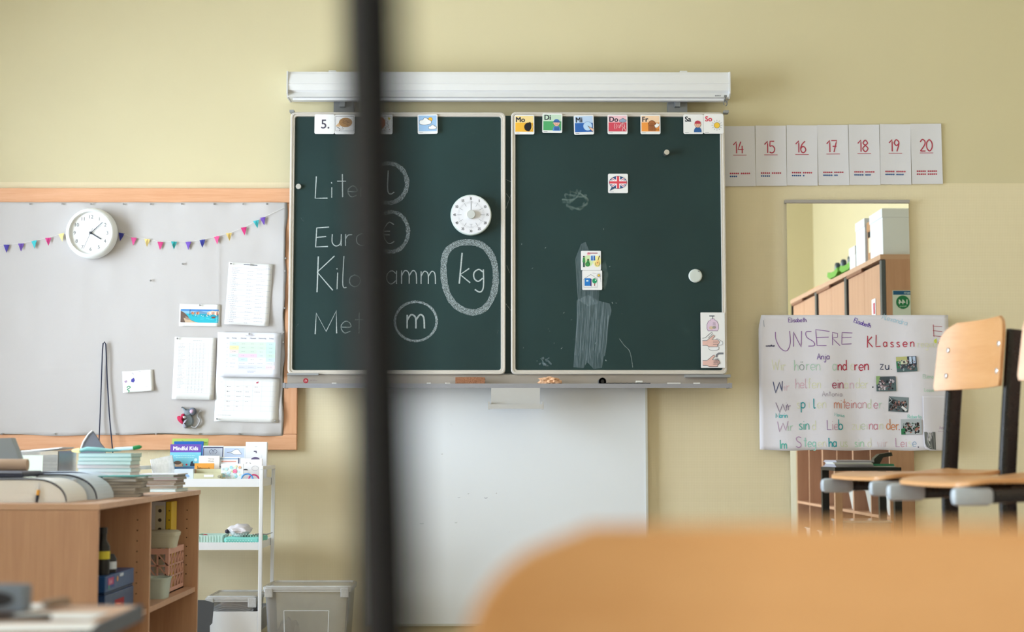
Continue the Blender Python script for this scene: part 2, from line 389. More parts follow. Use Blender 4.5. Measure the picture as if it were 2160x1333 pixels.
def board_mat():
    m, nt, b, N = nodes_mat('green_enamel'); L = nt.links.new
    tc = N('ShaderNodeTexCoord'); n = N('ShaderNodeTexNoise'); n.inputs['Scale'].default_value = 2.2; n.inputs['Detail'].default_value = 5
    n2 = N('ShaderNodeTexNoise'); n2.inputs['Scale'].default_value = 180; n2.inputs['Detail'].default_value = 2
    L(tc.outputs['Object'], n.inputs['Vector']); L(tc.outputs['Object'], n2.inputs['Vector'])
    cr = N('ShaderNodeValToRGB'); cr.color_ramp.elements[0].position = .3; cr.color_ramp.elements[1].position = .8
    cr.color_ramp.elements[0].color = (*rgb('142f31'), 1); cr.color_ramp.elements[1].color = (*rgb('1b393a'), 1)
    L(n.outputs['Fac'], cr.inputs[0]); L(cr.outputs[0], b.inputs['Base Color'])
    bp = N('ShaderNodeBump'); bp.inputs['Strength'].default_value = .1; bp.inputs['Distance'].default_value = .0005; L(n2.outputs['Fac'], bp.inputs['Height']); L(bp.outputs[0], b.inputs['Normal'])
    b.inputs['Roughness'].default_value = 0.48; b.inputs['Specular IOR Level'].default_value = 0.35
    return m
GREEN = board_mat()

# ------------------------------------------------------------------ room shell
RX, BY, CZ = 3.33, -2.0, 3.8
struct('floor', MB().box(LX - .2, RX + .2, BY - .2, D + .2, -0.1, 0), M('c4b8a6', 0.45, name='linoleum'))
struct('ceiling', MB().box(LX - .2, RX + .2, BY - .2, D + .2, CZ, CZ + .1), M('ecebe4', 0.8, name='ceiling_paint'))
struct('wall_front', MB().box(LX - .2, RX + .2, D, D + .2, 0, CZ), WALL)
struct('wall_right', MB().box(RX, RX + .2, BY, D, 0, CZ), WALL)
struct('wall_back', MB().box(LX - .2, RX + .2, BY - .2, BY, 0, CZ), WALL)
wl = MB(); Z0, Z1 = 0.6, 3.0
wins = [(4.55, 6.75), (1.5, 3.6), (-1.7, .8)]  # last opening is unseen, added so light reaches the foreground
wl.box(LX - .2, LX, BY, D, 0, Z0); wl.box(LX - .2, LX, BY, D, Z1, CZ)
ys = [BY, -1.7, .8, 1.5, 3.6, 4.55, 6.75, D]
for a, b in ((ys[0], ys[1]), (ys[2], ys[3]), (ys[4], ys[5]), (ys[6], ys[7])): wl.box(LX - .2, LX, a, b, Z0, Z1)
struct('wall_left', wl, WALL)
PANE = clear('window_glass', body=0.01, rough=0.02, gl=0.1)
for i, (a, b) in enumerate(wins):
    fr = MB(); x0, x1 = LX - .14, LX - .08
    for q in (a, (a + b) / 2 - .03, b - .06): fr.box(x0, x1, q, q + .06, Z0, Z1)
    fr.box(x0, x1, a + .06, b - .06, Z0, Z0 + .07); fr.box(x0, x1, a + .06, b - .06, Z1 - .07, Z1); fr.box(x0, x1, a + .06, b - .06, Z1 - .62, Z1 - .57)
    wo = struct('window_%d' % (i + 1), fr, M('f0f0ee', 0.4, name='window_frame'))
    MB().box(LX - .115, LX - .11, a + .03, b - .03, Z0 + .03, Z1 - .03).build('pane', PANE, wo)
    MB().box(LX - .08, LX + .12, a - .05, b + .05, Z0 - .04, Z0 - .001).build('sill', M('e8e6e0', 0.4), wo)
struct('baseboard_front', MB().box(LX, RX, D - .015, D - .001, 0.001, .07), M('8c8a80', .5))

# white door leaf and frame on the back wall, caught at the edge of the mirror
dr = MB(); dr.box(3.0, 3.1, BY + .001, BY + .06, 0.001, 2.05); dr.box(2.06, 2.16, BY + .001, BY + .06, 0.001, 2.05); dr.box(2.16, 3.0, BY + .001, BY + .06, 1.95, 2.05)
d1 = struct('door_1', dr, M('e3e3df', .5)); MB().box(2.16, 3.0, BY + .002, BY + .03, .005, 1.95).build('leaf', M('b9b5a8', .5), d1)

# ------------------------------------------------------------------ chalkboard
def xz(x, y, Y): p = P(x, y, Y); return p.x, p.z
YB = D - 0.13                 # front face of the folded wings
YC = D - 0.095                # face of the board behind them
cb = thing('chalkboard', 'large green sliding chalkboard with two closed wings and chalk words such as Kilogramm', 'chalkboard', (P(1072, 810, D).x, D, P(1072, 810, D).z))
BO = Vector(cb.location)
def rel(o, base): o.location = -Vector(base); return o       # mesh written in room coordinates, parent at base
x0, z1 = xz(616, 238, YB); x1, z0 = xz(1534, 788, YB)
rel(MB().box(x0 + .01, x1 - .01, YC, D - .055, z0 + .005, z1 - .005).build('centre_panel', GREEN, cb), BO)
def frame_loop(mb, x0, x1, z0, z1, wd, ya, yb, r):
    """rounded rectangular frame with a raised lip"""
    def loop(ins, rr): return [(q[0] + (x0 + x1) / 2, q[1] + (z0 + z1) / 2) for q in rrect(x1 - x0 - 2 * ins, z1 - z0 - 2 * ins, max(rr, .002), 5)]
    rings = [(loop(0, r), yb), (loop(0, r), ya + .004), (loop(.003, r), ya), (loop(wd * .45, r * .8), ya), (loop(wd * .5, r * .8), ya + .003), (loop(wd * .9, r * .6), ya + .003), (loop(wd, r * .5), ya + .008), (loop(wd, r * .5), yb)]
    n = len(rings[0][0]); vs = []; fs = []
    for l, y in rings: vs += [(p[0], y, p[1]) for p in l]
    for i in range(len(rings)):
        j = (i + 1) % len(rings)
        for k in range(n): fs.append((i * n + k, i * n + (k + 1) % n, j * n + (k + 1) % n, j * n + k))
    mb.add(vs, fs); return mb
YW = YB + 0.011               # green face inside the frame
FR = M('cfc9c2', 0.4, 0.25, name='board_frame')
wings = []
for (xa, xb) in ((613, 1066), (1078, 1534.5)):
    a0, t1 = xz(xa, 236, YB); a1, t0 = xz(xb, 790, YB)
    wp = MB().box(a0 + .006, a1 - .006, YW, YC - .004, t0 + .006, t1 - .006).build('wing_panel', GREEN, cb); rel(wp, BO); wings.append(wp)
    MBf = MB(); frame_loop(MBf, a0, a1, t0, t1, .021, YB, YC - .003, .022)
    MBf.build('frame', FR, wp, smooth=True)
# chalk writing, on the wing faces
CH = chalk_mat('chalk_line', 0.72, 500, (205, 215, 216)); CHW = chalk_mat('chalk_broad', 0.36, 330, (190, 202, 205), soft=.12)
CHT = chalk_mat('chalk_faint', 0.4, 400, (190, 205, 205)); SM = chalk_mat('chalk_smear', 0.16, 26, (170, 190, 200), (6, 1, .5), .2)
SM2 = chalk_mat('chalk_smudge', 0.09, 30, (160, 185, 180), (1, 1, 1), .1)
pc = P(840, 500, YW); sx, sz = scale_at(840, 500, YW)
def wing_ink(cx, cy, y=-.0006):
    p = P(cx, cy, YW); sx, sz = scale_at(cx, cy, YW)
    return Ink(cx, cy, sx, sz, y=y), (p.x, YW, p.z)
def put(ink, loc, name, parent, base=BO, **k):
    # parent mesh already sits at -base from the Empty: ink local to room
    o = ink.build(name, parent, **k); o.location = Vector(loc); return o
I, lc = wing_ink(840, 500)
def hand_to(I, t, x, y, xh, wd, m=CH, **k): I.hand(t, x, y, xh, m, wd, **k)
I.line([(666, 372), (664, 418), (690, 418)], 2.4, CH, jit=.2); I.line([(699, 395), (699, 417)], 1.8, CH); I.line([(698, 384), (699, 387)], 2, CH)
I.line([(721, 367), (722, 416)], 2.2, CH); I.line([(710, 382), (729, 382)], 2, CH); I.hand('er', 733, 416, 23, CHT, 2)
I.flush('chalk_word', wings[0], lc)
I.line([(694, 479), (668, 481), (666, 521), (692, 520)], 2.4, CH); I.line([(667, 501), (688, 499)], 2, CH); I.hand('uro', 701, 519, 26, CH, 2)
I.flush('chalk_word', wings[0], lc)
I.line([(672, 541), (670, 616)], 2.6, CH); I.line([(706, 540), (670, 574), (703, 612)], 2.4, CH)
I.line([(713, 575), (712, 610)], 2, CH); I.line([(711, 566), (712, 568)], 2, CH); I.line([(726, 540), (724, 600), (732, 606)], 2, CH, sm=True); I.hand('ogr', 738, 604, 26, CHT, 2)
I.hand('amm', 816, 599, 27, CH, 2.1, sp=.32, wob=.03)
I.flush('chalk_word', wings[0], lc)
I.line([(667, 704), (669, 660), (690, 698), (711, 655), (712, 702)], 2.6, CH); I.hand('eter', 721, 702, 25, CHT, 2)
I.flush('chalk_word', wings[0], lc)
I.line([(818, 359), (817, 400), (823, 409), (831, 405)], 2.6, CH, sm=True)
I.flush('chalk_symbol', wings[0], lc)
I.hand('€', 808, 515, 26, CH, 2.2); I.flush('chalk_symbol', wings[0], lc)
I.line([(975, 533), (969, 598)], 3, CH); I.line([(990, 566), (971, 579), (992, 596)], 2.8, CH); I.hand('g', 999, 595, 26, CH, 2.8, ksx=1.05)
I.flush('chalk_symbol', wings[0], lc)
I.hand('m', 860, 692, 29, CH, 3.4, ksx=1.1); I.flush('chalk_symbol', wings[0], lc)
I.ring(819, 386, 39, 42, 9, CHW, 1, n=60, jit=.18); I.flush('chalk_ring', wings[0], lc); I.ring(825, 489, 36, 42, 8, CHW, 1, n=60, jit=.18); I.flush('chalk_ring', wings[0], lc)
pts = [(991, 511), (1020, 519), (1040, 546), (1046, 585), (1040, 622), (1022, 650), (994, 658), (962, 644), (943, 615), (936, 575), (940, 536), (960, 516)]
I.line(smooth_pts(pts, 7, True), 13, CHW, 1, closed=True, jit=.1); I.flush('chalk_ring', wings[0], lc)
I.ring(878, 677, 44, 41, 5, CHW, 2, n=60, jit=.15); I.ring(878, 677, 43, 40, 3, CHW, 3, n=60, jit=.3); I.flush('chalk_ring', wings[0], lc)
for k in range(7): x = random.choice([1054, 1050, 632]) + random.uniform(-4, 4); y = random.uniform(420, 700); I.line([(x, y), (x + random.uniform(-6, 6), y + random.uniform(3, 8))], .8, SM)
put(I, lc, 'chalk_specks', wings[0])['kind'] = 'stuff'
I, lc = wing_ink(1240, 640)
I.poly([(1216, 634), (1240, 622), (1262, 634), (1286, 640), (1290, 655), (1281, 690), (1276, 730), (1269, 775), (1252, 778), (1238, 764), (1230, 776), (1209, 774), (1213, 720), (1217, 670)], SM)
I.poly([(1226, 514), (1236, 510), (1243, 528), (1252, 560), (1264, 612), (1262, 640), (1240, 646), (1219, 632), (1216, 590), (1214, 545)], SM, 1)
I.poly([(1268, 560), (1277, 548), (1284, 580), (1276, 612), (1268, 600)], SM2, 1)
for k in range(16):
    x = 1214 + k * 4.4 + random.uniform(-2, 2); y0 = random.uniform(630, 680); I.line([(x + 5, y0), (x + 1, (y0 + 770) / 2), (x - 3, 768 - random.uniform(0, 30))], random.uniform(1, 3), SM, 2, sm=True)
for k in range(16): a = random.uniform(0, 6); I.line([(1210 + 24 * math.cos(a), 420 + 18 * math.sin(a)), (1222 + 20 * math.cos(a + 1), 428 + 15 * math.sin(a + .6)), (1215 + 26 * math.cos(a + 2), 418 + 20 * math.sin(a + 2))], random.uniform(2, 5), SM2, 2, sm=True)

for k in range(9): x, y = random.uniform(1140, 1158), random.uniform(756, 772); I.line([(x, y), (x + random.uniform(-6, 6), y + random.uniform(-7, 7)), (x + random.uniform(-6, 8), y + random.uniform(-5, 5))], random.uniform(1.5, 4), SM, 2, sm=True)
I.line([(1306, 714), (1316, 728), (1328, 742), (1334, 775)], 1.1, CHT, sm=True)
for k in range(26): x, y = random.uniform(1100, 1320), random.uniform(480, 770); I.line([(x, y), (x + random.uniform(-3, 3), y + random.uniform(-4, 4))], random.uniform(.6, 1.6), CHT)
put(I, lc, 'chalk_smears', wings[1])['kind'] = 'stuff'
# chalk marks on the panel behind, seen through the gap
I = Ink(1072, 500, *scale_at(1072, 500, YC), y=-.0006)
for (a, b, c, d) in ((1066, 378, 1080, 384), (1067, 440, 1080, 405), (1068, 408, 1080, 425), (1067, 640, 1078, 655), (1069, 560, 1075, 575)): I.line([(a, b), (c, d)], 1.2, CHT)
o = put(I, (P(1072, 500, YC).x, YC, P(1072, 500, YC).z), 'chalk_marks', None); o.parent = cb; o.location = Vector(o.location) - BO; o['kind'] = 'stuff'
# tray
tr0, ttop = xz(603, 791, YC); tr1, _ = xz(1537, 791, YC)
YT = D - .20
BRZ = M('aaa39d', .45, .4, name='tray_back')
tb = MB(); zt = P(1072, 809, YT).z; zb = P(1072, 818, YT).z
tb.box(tr0 + .01, tr1 - .01, YC - .02, YC, zt - .01, P(1000, 790, YC - .02).z)
rel(tb.build('tray_back', BRZ, cb), BO)
tm = MB(); tm.box(tr0 + .013, tr1 - .013, YT + .0045, YC - .0205, zb + .006, zb + .012); tm.box(tr0 + .0125, tr1 - .0125, YT, YT + .004, zb, zt); tm.box(tr0, tr0 + .012, YT - .001, YC, zb, zt + .003); tm.box(tr1 - .012, tr1, YT - .001, YC, zb, zt + .003)
tray = rel(tm.build('chalk_tray', M('9a9ca6', .4, .45, name='tray_metal'), cb), BO)
tp = P(645, 803, YC - .02); I = Ink(0, 0, .0022, y=-.0006)
I.disc(0, 0, 5.3, 'b02030').line([(-1.5, 3), (-1.5, -1), (.3, -2), (2, -.5), (2, 2)], .9, 'ece0e0', 1).line([(9, 0), (14, 0)], .9, '8f7f84', 1).line([(15, 0), (24, 0)], .7, '8f7f84', 1).line([(9, -1.6), (20, -1.6)], .5, '8f7f84', 1)
o = I.build('maker_mark', cb); o.location = tp - BO; o['label'] = 'small red round emblem on the tray'
hp = MB(); hx0, hz1 = xz(1036, 818, YT - .004); hx1, hz0 = xz(1139, 856, YT - .004)
hp.box(hx0, hx1, YT - .006, YT - .001, hz0, hz1); hp.box(hx0 - .01, hx1 + .012, YT - .045, YT - .001, hz0 - .012, hz0 + .002)
hp.box(hx0 - .014, hx0 - .006, YT - .047, YT, hz0 - .016, hz0 + .018); hp.box(hx1 + .008, hx1 + .016, YT - .047, YT, hz0 - .016, hz0 + .018); hp.box(hx0 - .01, hx1 + .012, YT - .048, YT - .044, hz0 - .014, hz0 + .006)
rel(hp.build('pull_handle', M('bfc0c3', .4, .4, name='handle_metal', bump=(35, .1, .001)), cb), BO)
for (xa, ya, xb, yb) in ((611, 232, 620, 237), (1527, 233, 1537, 238), (606, 787, 672, 791), (1445, 790, 1541, 796)): p, q = P(xa, ya, YB - .004), P(xb, yb, YB - .004); rel(MB().box(p.x, q.x, YB - .01, YC, q.z, p.z).build('hinge_bar', ZINC, cb), BO)
mp = MB()
for (xa, xb) in ((705, 748), (1408, 1447)):
    p, q = P(xa, 216, D - .03), P(xb, 238, D)
    m_ = MB(); m_.box(p.x, q.x, D - .055, D - .001, q.z - .4, p.z); m_.box(p.x + .03, p.x + .055, D - .075, D - .055, p.z - .03, p.z)
    rel(m_.build('wall_column', M('8b8f94', .5, .45, name='zinc_column', bump=(70, .2, .001)), cb), BO)

# things lying in the tray
TZ = zb + .0125
def tray_x(x): return P(x, 806, YT + .04).x
m_ = MB(); bm = bmesh.new(); bmesh.ops.create_cube(bm, size=1); bmesh.ops.subdivide_edges(bm, edges=bm.edges[:], cuts=14, use_grid_fill=True)
hw = (tray_x(1023) - tray_x(961)) / 2
for q in bm.verts:
    c = q.co.copy(); e = 1 - .10 * (abs(c.x) * 2) ** 8; n_ = mnoise.noise(c * 19) * .05 + mnoise.noise(c * 41) * .03
    q.co = V(c.x * 2 * hw * (1 + n_ * .3), c.y * .05 * (1 + n_), (c.z * e * (1 + n_)) * .037 + .0185)
m_.frombm(bm)
SPG = M('9b6c50', .95, name='sponge', bump=(260, 1, .004))
tag(m_.build('board_sponge', SPG, loc=(tray_x(992), YT + .035, TZ)), 'brown rectangular board sponge lying in the chalk tray', 'sponge')
m_ = MB().blob((0, 0, .019), (.045, .024, .02), jit=.5, fr=2.4, seed=4); m_.blob((.028, -.004, .013), (.03, .02, .014), jit=.5, fr=2.6, seed=9)
tag(m_.build('natural_sponge', M('e3b38e', .95, name='natural_sponge', bump=(160, 1, .006)), smooth=False, loc=(tray_x(1158), YT + .035, TZ)), 'crumpled peach natural sponge resting in the tray under the second wing', 'sponge')
t_ = thing('compass_tool', 'black tube of board compass lying in the chalk tray beside the peach sponge', 'drawing tool', (tray_x(1270), YT + .04, TZ))
m_ = MB().lathe([(.017, -.03), (.0175, .02), (.013, .022), (.013, -.024), (.017, -.03)], 24, 'y', (0, 0, .0175)); m_.build('ring', M('3d4248', .4), t_, smooth=True)
MB().lathe([(.008, -.034), (.008, .01)], 16, 'y', (0, 0, .0175)).build('core', M('101216', .4), t_)
MB().box(-.09, -.018, -.006, .006, .001, .006).box(.018, .045, -.006, .006, .001, .008).build('arm', M('2a2c30', .5), t_)
t_ = thing('board_ruler', 'black ruler strip lying in the chalk tray beside the compass tool', 'ruler', (tray_x(1328), YT + .035, TZ))
MB().box(-.11, .095, -.008, .008, .001, .011).build('strip', M('17181c', .5), t_)
for k in range(7): MB().box(-.1 + k * .028, -.094 + k * .028, -.0095, -.008, .002, .012).build('notch', M('4c5058', .5), t_)
for i, (x, L_, rz, lb) in enumerate(((980 - 35, .02, .4, 'short white chalk stub nearest the brown sponge in the tray'), (905, .018, 0, 'white chalk crumb in the tray between post and sponge'), (1348, .03, .1, 'white chalk piece on top of the black ruler strip'), (1420, .06, .05, 'long white chalk stick beyond the ruler in the tray'), (1468, .03, -.1, 'white chalk stub near the end of the tray'), (706, .02, .1, 'tiny white chalk crumb beside the red emblem'))):
    o = MB().tube([(-L_ / 2, 0, 0), (L_ / 2, 0, 0)], .0055, 10).build('chalk_stick', M('e8e6e0', .9), loc=(tray_x(x), YT + (.012 if x != 1348 else .035), TZ + (.006 if x != 1348 else .0165)), rot=(0, 0, rz)); tag(o, lb, 'chalk', 'chalk in the tray')

# ------------------------------------------------------------------ projection screen housing
YH = D - .13
a0, h1 = xz(608, 151, YH); a1, h0 = xz(1538, 205, YH)
sc = thing('projection_screen', 'long white housing of rolled projection screen mounted above the chalkboard', 'projection screen', ((a0 + a1) / 2, D, h0)); SO = Vector(sc.location)
H = h1 - h0; pr = [(0, 0), (.006, H * .1), (.012, H * .2), (-.004, H * .26), (-.008, H * .48), (-.006, H * .52), (-.008, H * .53), (-.003, H * .9), (.0, H * .905), (.002, H), (.03, H + .002), (.10, H), (.12, H * .2), (.11, 0)]
m_ = MB().prism([(YH + p, h0 + q) for p, q in pr], a0, a1, 'x'); rel(m_.build('housing', M('dfdfe0', .38, name='white_enamel'), sc), SO)
m_ = MB().box(a0 + .02, a1 - .02, YH + .02, YH + .05, h0 - .012, h0 - .001); rel(m_.build('bottom_rod', M('e3e3e6', .4), sc), SO)
for (x) in (700, 1443):
    p = P(x, 149, YH); rel(MB().box(p.x - .018, p.x + .018, YH + .02, YH + .12, h1 + .003, h1 + .012, .003).build('bracket', M('e6e6e6', .5), sc), SO)
for s_, x in ((-1, a0), (1, a1)): rel(MB().prism([(YH - .01, h0 + .015), (YH - .01, h1), (YH + .12, h1 + .003), (YH + .12, h0 - .002), (YH + .01, h0 - .002)], x, x + s_ * .006, 'x').build('end_cap', M('d2d2d4', .5), sc), SO)
p = P(1516, 201, YH); 
# the mark on the housing is only a few dark letters, too small to read
I = Ink(0, 0, .0022, y=-.0005); I.text('aooco', -8, 2, 5, '3a3c50', bold=.01)
o = I.build('maker_mark', sc); o.location = V(p.x, YH + .0, p.z) - SO
hk = P(1530, 203, YH - .01); m_ = MB(); m_.tube([(hk.x, YH - .012, hk.z), (hk.x, YH - .012, hk.z - .012), (hk.x - .006, YH - .012, hk.z - .02)], .003, 8)
m_.tube([(hk.x + .008 * math.sin(t), YH - .012, hk.z - .034 - .012 * math.cos(t)) for t in [k * .5 for k in range(12)]], .0022, 8)
m_.box(hk.x - .006, hk.x + .006, YH - .018, YH - .008, hk.z - .006, hk.z + .004); rel(m_.build('pull_hook', M('7a7e86', .3, .7), sc), SO)

# ------------------------------------------------------------------ whiteboard under the chalkboard
YQ = D - .03
a0, t1 = xz(776, 700, YQ); a1, t0 = xz(1368, 1320, YQ)
wb = thing('whiteboard', 'plain white wall board standing below the chalkboard tray', 'whiteboard', ((a0 + a1) / 2, D, t0)); WO = Vector(wb.location)
rel(MB().box(a0 + .004, a1 - .004, YQ, D - .002, t0 + .004, t1).build('writing_surface', M('e4e8ee', .3, name='white_enamel_board'), wb), WO)
m_ = MB(); m_.box(a0 - .002, a0 + .008, YQ - .004, D - .003, t0, t1); m_.box(a1 - .008, a1 + .002, YQ - .004, D - .003, t0, t1); m_.box(a0 + .008, a1 - .008, YQ - .004, D - .003, t0, t0 + .01)
rel(m_.build('frame', M('c8c9c4', .35, .3), wb), WO)
I = Ink(1000, 1050, *scale_at(1000, 1050, YQ), y=-.0006)
for (x, y, l, c) in ((932, 957, 4, 'b4b6ba'), (1025, 1050, 7, '9fa0b0'), (1047, 1040, 2, 'b0b0b0'), (968, 1049, 5, 'bcc0cc'), (988, 1041, 3, 'b0b4b4'), (890, 1104, 8, 'b4bcbc'), (962, 1102, 5, 'b8c0c0')): I.line([(x - l / 2, y), (x, y + 1), (x + l / 2, y - .5)], 1.2, c)
o = I.build('pen_marks', wb); o['kind'] = 'stuff'; o.location = P(1000, 1050, YQ) - WO

# ------------------------------------------------------------------ picture cards, magnets, timer
CW = 42
def card(x, y, label, draw, w=CW, h=CW - 1, tilt=0, name='picture_card', group=None, Y=YW, r=3.0, th=.002, off=.0015):
    cx, cy = x + w / 2, y + h / 2; p = P(cx, cy, Y - off); sx, sz = scale_at(cx, cy, Y)
    t = thing(name, label, 'card', (p.x, Y - off, p.z), (0, R(tilt), 0), group)
    MB().prism([(a * sx, b * sz) for a, b in rrect(w, h, r)], -th, 0, 'y').build('card', CARD, t)
    I = Ink(0, 0, sx, sz, y=-th - .0003); k = w / 42.0
    draw(I, k); I.build('print', t); return t
K1 = '232838'
def person(I, cap, cloth, x=10, y=2):
    I.disc(x, y + 14, 8, cloth, 2, ry=9, a0=180, a1=360).rect(x - 8, y + 13, x + 8, y + 16, cloth, 2)
    I.disc(x, y, 6, 'e9b9a0', 3, ry=6.5).disc(x - 6.3, y, 1.4, 'e9b9a0', 3).disc(x + 6.3, y, 1.4, 'e9b9a0', 3)
    I.disc(x, y - 1.5, 6.8, cap, 4, ry=7, a0=180, a1=360)
    I.ring(x, y, 6.2, 6.6, .5, K1, 5, a0=0, a1=180, n=16); I.ring(x, y + .8, 3, 2.6, .6, 'b04040', 5, a0=30, a1=150, n=8)
    I.disc(x - 2.3, y + .2, .5, K1, 5).disc(x + 2.3, y + .2, .5, K1, 5)
def bands(c1, c2):
    def f(I): I.rect(-19, -18, 19, -4, c1); I.rect(-19, -4, 19, 15, c2)
    return f
def small(I, t='.....'): I.line([(-18, 18), (-10, 18)], .8, '8a8c94', 1)
def d_mo(I, k):
    bands('f3d694', 'eeb53a')(I); I.text('Mo', -18.5, -5.5, 15, K1, 1, .032, kx=1.0); I.disc(9, 5, 9.3, 'f2c356', 1).ring(9, 5, 9.3, 9.3, .7, 'a06a18', 2)
    I.poly([(9 + 9 * math.cos(R(a)), 5 + 9 * math.sin(R(a))) for a in range(80, 290, 15)] + [(11 + 4 * math.cos(R(a)), 3 + 9 * math.sin(R(a))) for a in range(-80, 75, 20)], '14161e', 3); small(I)
def d_di(I, k):
    bands('c4dcc6', '4fa468')(I); I.text('Di', -17.5, -7, 15, K1, 1, .032, kx=1.0); person(I, '3d6cae', '5a8fd0', 9, 0); I.line([(2, -3), (17, -3)], 1.2, '2c4c88', 6); I.rect(4, 8, 14, 15, '35629f', 6); small(I)
def d_mi(I, k):
    bands('b9d0ee', '2a62b0')(I); I.text('Mi', -17.5, -5.5, 15, K1, 1, .032, kx=1.0); I.disc(8, 3, 9.4, 'b8d4f2', 2).ring(8, 3, 9.4, 9.4, .7, '5a86c0', 3)
    I.poly([(8, 2), (12, 9), (18, 15), (20, 8), (14, 6)], 'efc4ae', 4).line([(8, 2), (13, 9), (18, 15)], .7, K1, 5).line([(9, 3), (14, 6), (20, 9)], .7, K1, 5); small(I)
def cloud(I, x, y, s, c, l=2, o=K1):
    P_ = [(x - 6 * s, y + 2 * s), (x - 5.5 * s, y - 1.5 * s), (x - 2.5 * s, y - 2 * s), (x - 1 * s, y - 4 * s), (x + 2 * s, y - 3.6 * s), (x + 3.5 * s, y - 2 * s), (x + 6 * s, y - 1 * s), (x + 5.8 * s, y + 2 * s), (x + 2 * s, y + 3 * s), (x - 2 * s, y + 3.2 * s)]
    P_ = smooth_pts(P_, 5, True); I.poly(P_, c, l); I.line(P_, .6, o, l + 1, closed=True)
def d_do(I, k):
    bands('efc2cc', 'd04a5c')(I); I.text('Do', -18, -5.5, 15, K1, 1, .032, kx=1.0)
    for j in range(4): I.ring(2 + j * 2.2, 4, 9 - j * 1.6, 9 - j * 1.8, .9, 'f3c9cd', 2, a0=140, a1=220, n=12)
    cloud(I, 11, -8, 1.15, '8fa6c0', 2); I.line([(11, -4), (9, 4), (12, 6), (10, 14)], .9, 'fbe8e8', 4); I.line([(13, -4), (15, 5), (14, 8), (18, 14)], .9, 'fbe8e8', 4); I.line([(8, -2), (4, 8)], .8, 'fbe8e8', 4); small(I)
def d_fr(I, k):
    bands('f3cfae', 'ee9a48')(I); I.text('Fr', -18, -5.5, 15, K1, 1, .032, kx=1.0)
    I.disc(3, 0, 7.5, 'a8673c', 2, ry=8, a0=180, a1=360).rect(-4.5, 0, 10.5, 14, 'a8673c', 2)
    for j in range(6): I.line([(-3.5 + j * 2.6, -3), (-3.5 + j * 2.6, 14)], .6, '5a3018', 3)
    I.line([(-4.5, 3), (10.5, 3)], .6, '5a3018', 3); I.ring(3, 0, 7.5, 8, .8, '5a3018', 3, a0=180, a1=360)
    I.poly([(8, 2), (12, -1), (14, -4), (16, 0), (19, -3), (18, 3), (14, 7), (10, 7)], 'f2f3f6', 4).line([(8, 2), (12, -1), (14, -4), (16, 0), (19, -3), (18, 3), (14, 7), (10, 7)], .5, '6a6c78', 5, closed=True)
    for j in range(4): I.line([(11 + j * 2, 9), (12 + j * 2, 13)], .8, '8a4a20', 4)
    small(I)
def d_sa(I, k): I.text('Sa', -18, -5.5, 15, K1, 1, .032, kx=1.0); person(I, 'b8384a', '2f5f9e', 9, 1); small(I)
def sun(I, x, y, r, n=12, l=2, rr=1.9):
    I.disc(x, y, r, 'f0c443', l).ring(x, y, r, r, .6, '6a5a28', l + 1)
    for j in range(n): a = 2 * PI * j / n; I.line([(x + r * 1.35 * math.cos(a), y + r * 1.35 * math.sin(a)), (x + r * rr * math.cos(a), y + r * rr * math.sin(a))], .6, '4c4e68', l + 1)
def d_so(I, k): I.text('So', -18, -5.5, 15, 'd0495c', 1, .032, kx=1.0); sun(I, 7, 3, 6); small(I)
GW = 'weekday picture cards'
card(1085, 242.5, 'yellow weekday card reading Mo with a dark eclipse', d_mo, Y=YB, group=GW)
card(1144, 239.5, 'green weekday card reading Di with a figure in a blue cap', d_di, Y=YB, tilt=.6, group=GW)
card(1210.5, 243, 'blue weekday card reading Mi with a finger on a disc', d_mi, Y=YB, tilt=-1.6, group=GW)
card(1281.5, 242, 'red weekday card reading Do with cloud and lightning', d_do, Y=YB, group=GW)
card(1351, 242, 'orange weekday card reading Fr with cage and dove', d_fr, Y=YB, group=GW)
card(1441.5, 241.5, 'white weekday card reading Sa with a figure in red cap', d_sa, Y=YB, group=GW)
card(1484, 241, 'white weekday card reading So with a yellow sun', d_so, Y=YB, group=GW)
def d_5(I, k): I.text('5.', -8, 9, 27, '4e4a5c', 1, .012)
card(663.5, 241.5, 'white card with the printed number 5 at the first wing top', d_5, Y=YB)
def d_hog(I, k):
    I.line([(-19, -17), (19, -17), (19, 14), (-19, 14)], .7, '4a4654', 1, closed=True)
    I.disc(2, -4, 14, 'ad8250', 2, ry=10); I.poly([(-12, -4), (-19, 4), (-9, 5)], 'd9b58c', 3)
    for j in range(26): a = random.uniform(0, 6.28); r_ = random.uniform(.2, .9); x, y = 2 + 13 * r_ * math.cos(a), -4 + 9 * r_ * math.sin(a); I.line([(x, y), (x + 2.5, y - 1.5)], .6, '6a4626', 4)
    I.poly([(-17, 6), (-9, 10), (-12, 13), (-16, 13)], 'e8e6ea', 3); I.line([(-17, 5), (-9, 10), (-11, 14)], .7, K1, 4); I.line([(-4, 6), (-6, 11), (-1, 9)], .7, K1, 4)
card(706, 242, 'white card with a brown hedgehog beside the number 5', d_hog, Y=YB)
def d_tree(I, k):
    I.line([(-19, -17), (19, -17), (19, 14), (-19, 14)], .6, '9a96a4', 1, closed=True)
    I.disc(-3, -3, 9, 'b8602a', 2, ry=12); I.line([(-3, 5), (-3, 14)], 2, '6a4426', 3)
    I.poly([(12, -16), (17, -13), (14, -8), (11, -12)], 'cbbf5a', 2); I.line([(12, -8), (9, -2), (14, 2), (8, 5)], .6, K1, 3)
    for (x, y) in ((6, 8), (12, 6), (15, 11), (3, 12)): I.disc(x, y, 1, 'a07a50', 3)
card(786, 242, 'white autumn card with orange tree and yellow kite', d_tree, Y=YB)
